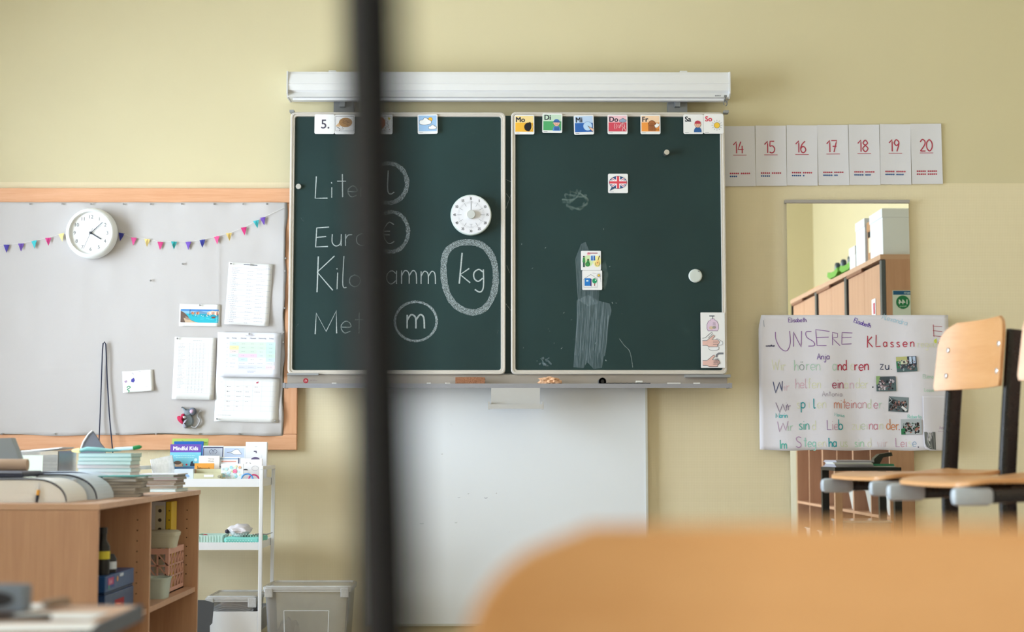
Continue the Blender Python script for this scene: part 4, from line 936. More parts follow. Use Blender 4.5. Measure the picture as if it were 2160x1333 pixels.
felt('ear_lining', [(401, 867), (404, 863.5), (409, 864), (410, 869), (406, 873), (402, 871)], .0275, M('dcbcd8', .95), par=e_)
felt('heart', [(374, 880), (377, 877), (382, 878), (384, 873), (389, 873), (389, 880), (385, 887), (389, 893), (384, 894), (376, 887)], .026, M('d0365e', .95, bump=(600, 1, .002)))
felt('paw', [(387, 878), (392, 878), (393, 882), (389, 883)], .03, M('e6e4e6', .9)); felt('foot', [(388, 893), (394, 890), (396, 884), (390, 886), (386, 896), (390, 903), (395, 901)], .024, M('a4a4b4', .95))
MB().tube([((x - 400) * s, -.008, -(y - 880) * s) for x, y in smooth_pts([(403, 899), (412, 902), (419, 895), (422, 886), (417, 878), (419, 870), (425, 866)], 4)], .0045, 8).build('tail', M('b4b2b4', .95, bump=(500, 1, .003)), mo, smooth=True)
MB().blob(((384.3 - 400) * s, -.012, -(859.5 - 880) * s), (.004, .004, .004)).build('nose', M('23242c', .5), mo, smooth=True)
MB().blob(((393 - 400) * s, -.022, -(864.5 - 880) * s), (.0025, .0025, .0025)).build('eye', M('101014', .3), mo, smooth=True)

# ------------------------------------------------------------------ mirror
YM = D - .02
a0, t1 = xz(1659, 428, YM); a1, t0 = xz(1932, 1150, YM)
mi_ = thing('wall_mirror', 'tall frameless wall mirror with grey top rail behind the poster', 'mirror', ((a0 + a1) / 2, D, t0)); MO = Vector(mi_.location)
mm, nt, b, N = nodes_mat('mirror_silver'); b.inputs['Base Color'].default_value = (.9, .92, .9, 1); b.inputs['Metallic'].default_value = 1; b.inputs['Roughness'].default_value = 0.0
rel(MB().box(a0, a1, YM, YM + .004, t0, t1).build('glass', mm, mi_), MO)
rel(MB().box(a0 + .01, a1 - .01, YM + .0045, D - .002, t0 + .01, t1 - .01).build('backing', M('8a8478', .7), mi_), MO)
rt = P(1660, 421, YM - .01).z
rel(MB().box(a0 - .008, a1 + .003, YM - .010, D - .002, t1 - .001, rt, .001).build('top_rail', M('a9a5a4', .4, .4), mi_), MO)

# ------------------------------------------------------------------ class rules poster
YR = D - .05
def pwarp(x, z):
    k = .25 + .75 * max(0, min(1, (.35 - z) / .65))
    return (.008 * math.sin(x * 13 + .6) + .005 * math.sin(x * 29 + 2 + z * 2)) * k - .012 * max(0, -z - .22) * 3
pcx, pcy = 1803, 806; p = P(pcx, pcy, YR); sx, sz = scale_at(pcx, pcy, YR)
def psheet(outline, nm, par, dy, mat, holes=None):
    """outline as left and right x for each y row"""
    vs = []; fs = []; nx = 40; nz = 28; ys = outline[0]
    for j in range(nz + 1):
        y = ys[0] + (ys[1] - ys[0]) * j / nz; l, r_ = outline[1](y), outline[2](y)
        for i in range(nx + 1):
            x = l + (r_ - l) * i / nx; X = (x - pcx) * sx; yy = y + (outline[3] * math.sin(x * .05) if j == nz else 0); Z = -(yy - pcy) * sz
            vs.append((X, dy + pwarp(X, Z), Z))
    for j in range(nz):
        for i in range(nx): a = j * (nx + 1) + i; fs.append((a, a + 1, a + nx + 2, a + nx + 1))
    o = MB().add(vs, fs).build(nm, mat, par, smooth=True); md = o.modifiers.new('thick', 'SOLIDIFY'); md.thickness = .0006; return o
POSTER = M('dedbe4', .75, name='poster_paper', bump=(9, .15, .01))
po = thing('rules_poster', 'large handwritten white poster reading UNSERE KLassen hung over the mirror', 'poster', (p.x, YR, p.z)); 
def lft(y): return 1602 + (6 * max(0, (690 - y) / 27)) - (y - 690) * .002
def rgt(y): return 2003.5
psheet(((664, 949), lft, rgt, 1.2), 'sheet', po, 0, POSTER)
p2 = thing('second_poster', 'narrow white sheet with rounded corner overlapping the rules poster by the chair', 'poster', (p.x, YR - .004, p.z))
def r2(y):
    e = 950 - y; return 2009 - (0 if e > 24 else 24 - math.sqrt(max(0, 24 ** 2 - (24 - e) ** 2)))
def l2(y):
    e = 950 - y; return 1944 + (0 if e > 12 else 12 - math.sqrt(max(0, 144 - (12 - e) ** 2)))
psheet(((835, 950), l2, r2, 0), 'sheet', p2, 0, M('dcdae6', .75))
J = Ink(pcx, pcy, sx, sz, y=-.0012, warp=pwarp)
J.poly([(1945, 911), (1969, 911), (1969, 948), (1957, 947), (1949, 942), (1946, 934)], '6c6f72')
for k in range(5): J.line([(1948 + k * 4, 912), (1950 + k * 4, 930), (1955 + k * 3, 946)], 1.3, ('8c9092', '4e5256')[k % 2], 1, sm=True)
J.line([(1958, 914), (1952, 930), (1958, 944)], 2, 'b4b6b4', 1); J.line([(1975, 909), (2003, 912)], .8, 'b8a0c0'); J.hand('Anna', 1978, 905, 4, 'c0a8c8', .8)
J.build('print', p2)
I = Ink(pcx, pcy, sx, sz, y=-.0016, warp=pwarp)
PU, PR, PN, PT, PG, PO_, PY, PPk, PGr = '8a5aa0', 'a83248', '3a3f68', '2f9aa4', '7cc0a0', 'd08250', 'd9e0b0', 'c88aa8', 'c8d4b4'
VI = '6a3f98'; LG = 'b0d4c0'; LY = 'e0e2c4'; LP = 'dcb8cc'; GY = '9a90a4'
I.line([(1637, 700), (1638, 716), (1647, 734), (1660, 740), (1668, 724), (1667, 698)], 1.5, PU, sm=True)
I.line([(1675, 731), (1675, 700), (1691, 732), (1692, 698)], 1.5, PU)
I.line([(1713, 699), (1702, 700), (1703, 711), (1717, 721), (1718, 729), (1706, 730)], 1.5, PU, sm=True)
I.line([(1751, 699), (1722, 695), (1724, 729), (1744, 729)], 1.5, PU); I.line([(1723, 712), (1749, 711)], 1.5, PU)
I.line([(1757, 728), (1757, 701), (1768, 703), (1768, 711), (1757, 713), (1773, 729)], 1.4, PU)
I.line([(1800, 702), (1778, 701), (1777, 726), (1798, 725)], 1.4, PU); I.line([(1778, 712), (1798, 711)], 1.3, PU)
I.flush('handwritten_line', po)
I.line([(1832, 708), (1831, 733)], 2, 'b02c48'); I.line([(1841, 710), (1832, 720), (1842, 732)], 2, 'b02c48')
I.line([(1850, 706), (1849, 731), (1859, 730)], 1.9, 'b83a50'); I.hand('assen', 1865, 731, 10.2, 'b83a50', 1.9, sp=.62); I.hand('regeln', 1936, 732, 8, LY, 1.2)
I.flush('handwritten_line', po)
I.hand('Elisabeth', 1665, 679, 5.2, VI, 1.1, sp=.22, ksx=.9); I.hand('Elisabeth', 1803, 679, 5.4, '5a3aa8', 1.2, rot=20, ksx=.85, sp=.2); I.hand('Alexandra', 1862, 672, 6.5, 'a8cce0', 1.1, rot=15, sp=.2)
I.flush('handwritten_line', po)
I.hand('Anja', 1724, 758, 7.2, VI, 1.3, sp=.2)
I.line([(1612, 675), (1614, 689)], 1, '8a94a8'); I.hand('Jonathan', 1617, 731, 2.4, '2a2c58', .9, sp=.15)
I.flush('handwritten_line', po)
# column of red letters, turned
I.line([(1971, 684), (1972, 710)], 1.2, 'a84858'); 
for y in (687, 697, 708): I.line([(1970, y), (1990 if y < 700 else 1993, y + 2)], 1.1, 'a84858')
I.poly([(1971, 718), (1977, 713), (1978, 722), (1974, 724)], 'd6e060'); I.hand('e', 1981, 727, 7, 'a84858', 1.3)
def row(words, y, xh, rot=0):
    for (x, t, c, wd) in words:
        I.hand(t, x, y + (x - 1630) * rot, xh, c, wd, sp=.2, wob=.05, ksx=.86)
I.flush('handwritten_line', po)
row([(1629, 'Wir', LY, 1.3), (1676, 'h', LG, 1.4), (1687, 'ö', '8fa0a0', 1.4), (1701, 'ren', LG, 1.3), (1756, 'a', LG, 1.4), (1768, 'nd', 'b02c48', 2.1), (1794, 'e', LY, 1.2), (1804, 'ren', 'b02c48', 2.1)], 781, 12.5)
I.hand('zu.', 1857, 779, 10, '343a5c', 1.9, sp=.4)
I.flush('handwritten_line', po)
I.line([(1631, 805), (1636, 829), (1644, 806), (1649, 826), (1650, 804)], 1.7, '3a4878'); I.hand('ir', 1653, 824, 10.5, LP, 1.2)
row([(1678, 'hel', LP, 1.4), (1704, 'fen', LY, 1.3), (1755, 'ein', 'a84868', 1.8), (1781, 'a', LY, 1.2), (1793, 'n', LP, 1.4), (1805, 'der', LY, 1.2)], 819, 11.5)
I.disc(1841, 816.5, 1.5, '3a3e50')
I.flush('handwritten_line', po)
I.hand('Antonia', 1733, 836, 6, GY, 1, sp=.32)
I.flush('handwritten_line', po)
I.line([(1636, 849), (1644, 870), (1650, 852), (1656, 868), (1660, 852)], 1.5, '8c7c98'); I.hand('ir', 1656, 865, 10, '9a8aa8', 1.4)
row([(1680, 's', LY, 1.3), (1689, 'p', PT, 2.1), (1704, 'i', LY, 1.2), (1715, 'l', PT, 2.1), (1722, 'en', LY, 1.3), (1758, 'mit', 'd08c78', 1.6), (1783, 'ein', 'cc8488', 1.5), (1809, 'an', 'cc9aa8', 1.4), (1829, 'd', PGr, 1.3), (1842, 'e', 'c890a8', 1.5), (1854, 'r.', LG, 1.2)], 861, 11.5)
I.flush('handwritten_line', po)
I.hand('Marin', 1636, 881, 5.6, '58b4bc', 1.5, sp=.1); I.hand('Marius', 1758, 877, 4, '7cc0bc', .9, rot=8, sp=.2); I.hand('Roberta', 1913, 882, 4, '88ccc0', .9, sp=.2)
I.flush('handwritten_line', po)
I.line([(1639, 889), (1643, 911), (1650, 892), (1656, 908), (1661, 888)], 1.4, 'b898bc'); I.hand('ir', 1659, 908, 10.5, LG, 1.3)
row([(1684, 'sin', '5cb4ac', 1.8), (1711, 'd', LY, 1.2), (1742, 'L', PU, 1.3), (1752, 'ie', 'c49ab0', 1.4), (1767, 'b', PT, 2.2), (1796, 'zu', LY, 1.2), (1815, 'ei', PGr, 1.1), (1832, 'na', 'd0889c', 1.5), (1853, 'n', LY, 1.2), (1868, 'der', 'd0885c', 1.7)], 906, 11.5)
I.disc(1895, 906, 1.2, 'c87a68')
I.flush('handwritten_line', po)
row([(1643, 'Im', '4cb4a8', 1.8)], 946, 10.5); I.hand('S', 1676, 944, 13, 'b088b8', 1.6)
row([(1693, 'teg', '94cfc4', 1.6), (1722, 'en', LY, 1.2), (1745, 'ha', PT, 2.1), (1770, 'us', PGr, 1.1), (1801, 'sin', 'a4d4b8', 1.4), (1828, 'd', LY, 1.1), (1848, 'wir', 'd8c4cc', 1.3), (1887, 'L', 'b890b4', 1.4), (1897, 'ei', 'd09cae', 1.4), (1913, 's', LY, 1.2), (1921, 'e', '9ab0c8', 1.4)], 942, 10.5)
I.disc(1932.5, 942.5, 1.5, '5a5468')
I.hand('Elena', 1946, 798, 4.5, LG, .9, sp=.3); I.hand('Lasse', 1948, 826, 4, LG, .9, sp=.3); I.line([(1978, 762), (1982, 770), (1979, 778)], 1, '5a5c70')
I.build('handwritten_line', po)
random.seed(21)
def photo(cx, cy, w, h, tilt, label, base, accents, sky):
    """a small glossy class photograph glued on the poster"""
    X = (cx - pcx) * sx; Z = -(cy - pcy) * sz; ww = w * sx; hh = h * sz
    t = thing('photo_print', label, 'photograph', (p.x + X, YR - .0035 + pwarp(X, Z), p.z + Z), (0, R(tilt), R(-math.degrees(math.atan((pwarp(X + .02, Z) - pwarp(X - .02, Z)) / .04)) * -1)), 'class photographs on the poster')
    MB().box(-ww / 2, ww / 2, -.0008, 0, -hh / 2, hh / 2).build('sheet', M(base, .35), t)
    J = Ink(0, 0, sx, sz, y=-.001)
    J.rect(-w / 2, -h / 2, w / 2, h / 2, base, 0)
    sky(J)
    for k in range(95):
        x = random.uniform(-w / 2 + 3, w / 2 - 4); y = random.uniform(-h * .25, h / 2 - 3); r_ = random.uniform(.7, 2.3)
        J.disc(x, y, r_, random.choice(accents), 1 + k % 4, ry=r_ * random.uniform(.5, 1.8), n=5)
    J.build('picture', t); return t
def s1(J): J.rect(-21, -16, 2, -2, 'b9b87c', 1).rect(-21, -7, -12, 8, '2f7a52', 1).rect(2, -16, 21, 2, '2a3448', 1).rect(6, -15, 11, 0, 'c4d4e8', 2).rect(13, -15, 19, -1, 'b4c6e0', 2).rect(-12, -9, 4, 0, 'c8ccb4', 2).rect(-21, 8, 21, 16, '4c6468', 1)
def s2(J): J.poly([(-21, -16), (-12, -16), (-17, 0), (-21, 4)], '90b078', 1).rect(8, -14, 21, 0, '5a6470', 1).poly([(-21, 2), (21, -2), (21, 16), (-21, 16)], '566a70', 1)
def s3(J): J.poly([(-21, -16), (21, -16), (21, 12), (4, -6)], '7c8a90', 1).poly([(8, 2), (19, 10), (16, 14), (6, 6)], 'e0e2e4', 6).line([(-20, -14), (-14, -8), (-20, -2)], 1, 'd0d4d8', 6)
def s4(J): J.rect(-21, -16, 21, 16, 'aab0b4', 1).poly([(-21, 4), (-13, 2), (-12, 16), (-21, 16)], '2a7048', 2)
photo(1912.5, 768, 41, 31, -3, 'photo of a classroom with tall window beside the word zu', '3c4a50', ['2a3038', '49403e', '6a4a44', '8fa0a4', '343c50', 'a07a78'], s1)
photo(1869, 809, 41, 30, -1, 'photo of children crouching together, second from the poster top', '44505a', ['20242c', 'a08a94', '6a5a64', 'd0c8d4', '30384a', '705058'], s2)
photo(1894, 853, 41, 31, 3.5, 'photo of a group seen from above beside the word miteinander', '5c686e', ['20242a', '3a3438', '8a5a58', '282e34', 'b08a80', '14181c'], s3)
photo(1919.5, 900, 42, 31, -1, 'photo of children sitting on a grey floor, lowest on the poster', '8c9498', ['16191e', '24282e', '3a5a48', '1c2028', 'a06a5c', '2c2620'], s4)

# ------------------------------------------------------------------ school chairs
random.seed(3)
STEEL = M('17181c', .28, .2, name='black_powder_coat', spec=.6); CAPG = M('a9b2bb', .45, name='grey_plastic_cap')
def panel(wf, v0, v1, th, curve, mat, name, par, nv=18, nu=14, flat=False):
    """bent plywood: wf(v) half width, curve(u_metres, v) -> depth offset; flat: panel lies down (seat)"""
    m_ = MB(); G = []
    vv = []
    for j in range(nv + 1): t = j / nv; t = .5 - .5 * math.cos(PI * t); vv.append(v0 + (v1 - v0) * t)
    for side in (0, 1):
        for v in vv:
            for i in range(nu + 1):
                u = (i / nu * 2 - 1) * wf(v); d = curve(u, v) + (th if side else 0)
                G.append((u, d, v) if not flat else (u, v, d))
    n = (nu + 1) * (nv + 1); fs = []
    for j in range(nv):
        for i in range(nu): a = j * (nu + 1) + i; fs += [(a, a + 1, a + nu + 2, a + nu + 1), (a + n, a + n + nu + 1, a + n + nu + 2, a + n + 1)]
    ed = [i for i in range(nu + 1)] + [(j + 1) * (nu + 1) - 1 for j in range(1, nv + 1)] + [nv * (nu + 1) + i for i in range(nu - 1, -1, -1)] + [j * (nu + 1) for j in range(nv - 1, 0, -1)]
    for a, b in zip(ed, ed[1:] + ed[:1]): fs.append((a, b, b + n, a + n))
    m_.add(G, fs); o = m_.build(name, mat, par, smooth=True)
    bv = o.modifiers.new('edge', 'BEVEL'); bv.width = .003; bv.segments = 2; bv.limit_method = 'ANGLE'; bv.angle_limit = R(50)
    return o
HS = .44
def corner(v, v0, v1, W, r0, r1):
    w_ = W
    if v1 - v < r1: w_ -= r1 - math.sqrt(max(0, r1 * r1 - (r1 - (v1 - v)) ** 2))
    if v - v0 < r0: w_ -= r0 - math.sqrt(max(0, r0 * r0 - (r0 - (v - v0)) ** 2))
    return max(w_, .01)
def make_chair(label, loc, rz, group='school chairs'):
    t = thing('school_chair', label, 'chair', loc, (0, 0, rz), group)
    # backrest: in front (-y) of the posts, hollow towards the sitter
    bk = lambda u, v: .193 + (v - .43) * .11 - .9 * u * u * 1.0 - .016
    panel(lambda v: corner(v, .68, .90, .215 - (v - .695) * .04, .035, .068), .695, .905, .011, bk, CHAIRW, 'backrest', t)
    st = lambda u, v: HS - .012 - (.10 * max(0, -v - .13) ** 1.3) * 3 + .25 * u * u * .3 + (.012 * max(0, (v - .1) / .1))
    panel(lambda v: corner(v, -.20, .19, .2, .05, .04), -.20, .19, .012, st, CHAIRW, 'seat', t, flat=True)
    for s_ in (-1, 1):
        x = s_ * .185; fr = MB()
        post = [(x, .205, .03), (x, .20, .25), (x, .20, HS), (x, .215, .62), (x, .238, .86)]
        def oval(pts, a, b, axis_x=True):
            n = 14; vs = []; fs = []
            for i, q in enumerate(pts):
                d = (Vector(pts[min(i + 1, len(pts) - 1)]) - Vector(pts[max(i - 1, 0)])).normalized(); nrm = V(1, 0, 0); bi = d.cross(nrm).normalized()
                for k in range(n): an = 2 * PI * k / n; c_, s2_ = math.cos(an), math.sin(an); c_ = math.copysign(abs(c_) ** .6, c_); s2_ = math.copysign(abs(s2_) ** .6, s2_); vs.append(Vector(q) + nrm * c_ * b + bi * s2_ * a)
            for i in range(len(pts) - 1):
                for k in range(n): fs.append((i * n + k, i * n + (k + 1) % n, (i + 1) * n + (k + 1) % n, (i + 1) * n + k))
            fs += [tuple(range(n)), tuple(range(len(pts) * n - 1, (len(pts) - 1) * n - 1, -1))]
            return vs, fs
        fr.add(*oval(post, .026, .013)); fr.add(*oval([(x, .21, .018), (x, 0, .018), (x, -.21, .018)], .017, .013)); fr.add(*oval([(x, .20, HS - .034), (x, 0, HS - .036), (x, -.12, HS - .04)], .017, .014))
        o = fr.build('side_frame', STEEL, t, smooth=True)
        MB().box(x - .016, x + .016, -.225, -.12, HS - .062, HS - .018, .014).build('end_cap', CAPG, o, smooth=True)
        MB().box(x - .016, x + .016, -.23, -.17, 0, .036, .01).build('foot_cap', CAPG, o, smooth=True)
        for v in (.74, .82):
            y = bk(s_ * .165, v) - .002; MB().lathe([(.009, 0), (.0085, -.002), (.004, -.0035)], 14, 'y', (s_ * .165, y + .002, v)).build('screw', M('d8d8da', .25, .8), t, smooth=True)
    MB().tube([(-.185, .12, HS - .036), (.185, .12, HS - .036)], .011, 10).build('crossbar', STEEL, t)
    return t
TBL = .435
ch = make_chair('beech chair with grey caps, the one nearer the rules poster', (1.235, 4.70, TBL), R(-80))
dup(ch, (1.255, 3.95, TBL), (0, 0, R(-80)), 'beech chair cut off at the frame, closest to the viewer of the two')
dup(ch, (.187, .70, 0), (0, 0, 0), 'very blurred beech chair back standing closest to the viewer')
tb = thing('low_table', 'low table under the beech chairs, hidden behind the blurred chair back', 'table', (1.25, 4.3, 0))
MB().box(-.42, .42, -.85, .85, TBL - .028, TBL - .0015, .004).build('tabletop', CABT, tb)
for a in (-1, 1):
    for b in (-1, 1): MB().tube([(a * .36, b * .78, 0), (a * .36, b * .78, TBL - .029)], .016, 12).build('leg', STEEL, tb, smooth=True)

# ------------------------------------------------------------------ dark upright panel close to the camera
m_ = MB(); A_, B_ = V(-.0785, .80), V(-.041, .48); dd = (B_ - A_).normalized(); nn = V(-dd.y, dd.x)
if nn.x < 0: nn = -nn
q = [V(-.0755, .76), V(-.050, .52), V(-.031, .52), V(-.0485, .76)]
lean = .0095 / .3
pb = thing('upright_panel', 'dark upright panel seen edge-on, fully blurred, between viewer and chalkboard', 'panel', (-.06, .62, 0))
vs = []
for z in (.0205, .72, 1.95):
    for c in q: vs.append((c.x + .06 - lean * (max(z, .72) - 1.02), c.y - .62, z))
m_.add(vs, [(0, 1, 2, 3), (8, 9, 10, 11)] + [(k + i, k + (i + 1) % 4, k + 4 + (i + 1) % 4, k + 4 + i) for k in (0, 4) for i in range(4)])
m_.build('panel', M('070608', .55, name='dark_laminate', spec=.15), pb)
MB().box(-.14, .036, -.14, .16, 0, .02, .005).build('foot_plate', M('24242a', .4), pb)

# ------------------------------------------------------------------ open shelf cabinet on the near side
CX1, CX0, CY0, CY1, CZT = -1.21, -2.02, 4.74, 6.32, .783
cbn = thing('shelf_cabinet', 'low beech cabinet with open compartments, loaded with paper piles on top', 'cabinet', (CX1, CY0, 0)); KO = Vector(cbn.location)
def cpart(name, mat, *b, par=None, bev=.0012):
    return rel(MB().box(*b, bev).build(name, mat, par or cbn), KO)
EDGE = M('c9a78e', .5, name='edge_band')
cpart('top_board', CABT, CX0, CX1, CY0, CY1, CZT - .018, CZT)
T = .018
cpart('end_panel', CABW, CX0, CX1 - .004, CY0 + .002, CY0 + T, .05, CZT - T - .0008)
cpart('end_panel', CABW, CX0, CX1 - .004, CY1 - T, CY1 - .002, .05, CZT - T - .0008)
YD = 5.46
cpart('divider', CABW, CX0 + .3, CX1 - .006, YD - T / 2, YD + T / 2, .07, CZT - T - .0008)
cpart('back_panel', M('6e4c38', .6, name='shaded_inner_back'), CX0 + .28, CX0 + .295, CY0 + T, CY1 - T, .07, CZT - T - .001)  # dark brown puts the shade inside the bays into the colour
cpart('bottom_board', CABW, CX0, CX1 - .006, CY0 + .002, CY1 - .002, .03, .05)
ZS = .95 - .330 / 3.3 * 5.46 + .0
zs0 = CAMZ - (1277 - 945) / F * YD
for (a, b) in ((CY0 + T + .0005, YD - T / 2 - .0005), (YD + T / 2 + .0005, CY1 - T - .0005)): cpart('shelf_board', CABW, CX0 + .3, CX1 - .012, a, b, zs0 - .02, zs0)
for k in range(9):
    for yy in (CY0 + .3, CY0 + .06): pass
hole = None
for yy_, sgn in ((YD - T / 2, -1), (CY1 - T, -1)):
    for k in range(8):
        z = zs0 + .05 + k * .036
        if hole is None: hole = MB().lathe([(.0025, 0), (.0025, -.0006)], 8, 'y').build('peg_hole', M('2c1c14', .8), cbn); o = hole
        else: o = hole.copy(); C.objects.link(o); o.parent = cbn
        o.location = V(CX1 - .05, yy_ + sgn * .0004, z) - KO

def simple(name, label, cat, mb, mat, loc, rot=(0, 0, 0), group=None, smooth=False, part=None):
    if part:
        t = thing(name, label, cat, loc, rot, group); mb.build(part, mat, t, smooth=smooth); return t
    o = mb.build(name, mat, smooth=smooth, loc=loc, rot=rot); return tag(o, label, cat, group)
# contents, compartment nearer the camera (bay 1)
z = zs0
def game(loc, L_, dp, h, cols, label, rz=0, draw=None):
    t = thing('board_game', label, 'game box', loc, (0, 0, rz), 'board games in the cabinet')
    MB().box(-dp, 0, 0, L_, 0, h * .1, .002).build('base', M(cols[0], .4), t); MB().box(-dp - .002, .002, -.002, L_ + .002, h * .12, h, .003).build('lid', M(cols[1], .35), t)
    if draw:
        J = Ink(0, 0, .001, y=-.0005); draw(J); o = J.build('print', t); o.rotation_euler = (0, 0, R(90)); o.location = (.0025, 0, 0)
    return t
def g1(J): J.rect(15, -56, 110, -18, '4a5a98').rect(30, -50, 100, -28, 'b84a78', 1).text('Spiel', 40, -32, 22, 'e0c4d8', 2).disc(150, -40, 9, 'e8a860', 1).rect(180, -54, 230, -44, 'c8d4e8', 1).disc(40, -22, 7, '4fa878', 2)
def g2(J): J.rect(120, -62, 245, -14, '9c2434').rect(10, -58, 110, -20, '3a5c88').text('uno', 30, -26, 26, 'a8b8c8', 1).line([(140, -50), (200, -44)], 4, 'e06a50', 1)
def g2(J): J.rect(120, -62, 245, -14, '9c2434').rect(10, -58, 110, -20, '3a5c88').line([(30, -30), (30, -48), (40, -48), (40, -30)], 3, 'a8b8c8', 1).line([(50, -30), (50, -48), (60, -48)], 3, 'a8b8c8', 1).line([(140, -50), (200, -44)], 4, 'e06a50', 1)
game((-1.25, 4.98, z), .38, .22, .087, ('b8a03c', '1f3f70'), 'blue and red game box at the bottom of the cabinet pile', 0, g2)
game((-1.25, 4.98, z + .088), .38, .2, .058, ('16305c', '1c4a84'), 'blue game box with purple print on the pile top', 0, g1)
t = thing('glue_bottle', 'dark bottle with yellow band standing on the game boxes', 'bottle', (-1.277, 5.05, z + .1465))
MB().lathe([(.022, 0), (.023, .01), (.023, .09), (.012, .11), (.012, .13)], 20, 'z').build('body', M('15161c', .4), t, smooth=True); MB().lathe([(.0235, .05), (.0235, .075)], 20, 'z').build('label_band', M('d0c43c', .5), t); MB().lathe([(.014, .13), (.014, .15)], 16, 'z').build('cap', M('22242c', .4), t)
t = thing('glue_bottle', 'short dark bottle with white label on the game boxes', 'bottle', (-1.275, 5.14, z + .1465))
MB().lathe([(.02, 0), (.021, .01), (.021, .045), (.012, .06)], 20, 'z').build('body', M('1c1c24', .4), t, smooth=True); MB().lathe([(.0215, .012), (.0215, .036)], 20, 'z').build('label_band', M('c8d0e0', .5), t)
# bay 2
def bind(x, w_, col, label, spine):
    t = thing('ring_binder', label, 'binder', (x, 6.13, z + .0065), (0, 0, 0)); MB().box(0, w_, 0, .1, 0, .335, .002).build('cover', M(col, .5), t)
    J = Ink(0, 0, .001, y=-.0005); J.rect(w_ * 300, -320, w_ * 950, -60, spine, 0)
    for k in range(6): J.disc(w_ * 620, -300 + k * 36, w_ * 130, '44382c', 1, n=10)
    J.build('spine_label', t); return t
bind(-1.365, .055, 'd8d8e0', 'white ring binder standing in the pink crate', 'd4cdb8'); bind(-1.308, .022, 'd9b730', 'narrow yellow binder standing in the pink crate', 'd9b730')
t = thing('pink_crate', 'pink folding plastic crate with pierced sides on the cabinet shelf', 'crate', (-1.262, 5.985, z), (0, 0, 0)); PK = M('d9a596', .5, name='pink_plastic')
def lattice(mb, w_, h_, y, nx=5, nz=3, bar=.006, th=.004):
    mb.box(0, w_, y, y + th, 0, .02); mb.box(0, w_, y, y + th, h_ - .022, h_); mb.box(0, .014, y, y + th, .02, h_ - .022); mb.box(w_ - .014, w_, y, y + th, .02, h_ - .022)
    for k in range(1, nx): x = w_ * k / nx; mb.box(x - bar / 2, x + bar / 2, y, y + th, .02, h_ - .022)
    for k in range(1, nz): q = .02 + (h_ - .042) * k / nz; mb.box(.014, w_ - .014, y, y + th, q - bar / 2, q + bar / 2)
    for k in range(nx):
        xa = w_ * k / nx; xb = w_ * (k + 1) / nx
        for j in range(nz):
            za = .02 + (h_ - .042) * j / nz; zb_ = .02 + (h_ - .042) * (j + 1) / nz
            mb.prism([(xa, za), (xa + .006, za), (xb, zb_), (xb - .006, zb_)], y, y + th, 'y')
m_ = MB(); lattice(m_, .28, .17, 0); m_.build('long_side', PK, t, rot=(0, 0, R(90))); 
m_ = MB(); lattice(m_, .28, .17, 0); m_.build('long_side', PK, t, rot=(0, 0, R(90)), loc=(-.17, 0, 0))
m_ = MB(); lattice(m_, .17, .17, 0, 4); m_.build('short_side', PK, t, rot=(0, 0, R(180)), loc=(0, 0, 0)); m_ = MB(); lattice(m_, .17, .17, 0, 4); m_.build('short_side', PK, t, rot=(0, 0, R(180)), loc=(0, .28, 0))
MB().box(-.17, 0, 0, .28, 0.0005, .006).build('base', PK, t)
def tub(name, label, cat, loc, rx, ry, h, mat, taper=.85, wall=.004, rz=0, lid=None, group=None):
    t = thing(name, label, cat, loc, (0, 0, rz), group); n = 24
    def lp(k, hh): return [(math.copysign(abs(math.cos(2 * PI * i / n)) ** .45, math.cos(2 * PI * i / n)) * rx * k, math.copysign(abs(math.sin(2 * PI * i / n)) ** .45, math.sin(2 * PI * i / n)) * ry * k, hh) for i in range(n)]
    rings = [lp(taper, 0), lp(1, h), lp(1.05, h), lp(1.05, h + .006), lp(.97, h + .006), lp(taper * .96, wall)]
    vs = sum(rings, []); fs = [(i * n + k, i * n + (k + 1) % n, (i + 1) * n + (k + 1) % n, (i + 1) * n + k) for i in range(5) for k in range(n)] + [tuple(range(n)), tuple(range(6 * n - 1, 5 * n - 1, -1))]
    MB().add(vs, fs).build('tub', mat, t, smooth=True)
    if lid: MB().add(lp(1.07, h + .0065) + lp(1.07, h + .014) + lp(.9, h + .02), [(i * n + k, i * n + (k + 1) % n, (i + 1) * n + (k + 1) % n, (i + 1) * n + k) for i in range(2) for k in range(n)] + [tuple(range(n)), tuple(range(3 * n - 1, 2 * n - 1, -1))]).build('lid', lid, t, smooth=True)
    return t
tub('white_bowl', 'pale plastic bowl in front of the pink crate', 'bowl', (-1.272, 5.83, z), .046, .06, .07, M('b9c4be', .5, name='pale_plastic'))
tub('storage_tub', 'cream lidded tub sitting on the pink crate rim', 'tub', (-1.30, 6.05, z + .1705), .058, .06, .045, M('c9c6b4', .5), lid=M('c4c0ae', .5))
t = tub('storage_box', 'grey transparent box with lid in the lower cabinet bay', 'storage box', (CX1 - .13, 5.72, .0505), .1, .16, .20, CLEAR, .9, lid=MILK)
simple('cloth_bundle', 'dark teal cloth inside the grey box of the lower bay', 'cloth', MB().blob((0, 0, .06), (.07, .12, .055), jit=.4, seed=5), M('27505c', .9), (CX1 - .13, 5.72, .057), smooth=True)

# ------------------------------------------------------------------ things on top of the cabinet
ZT = CZT + .0006
def at(x, Y, zz=ZT): q = P(x, 900, Y); return (q.x, Y, zz)
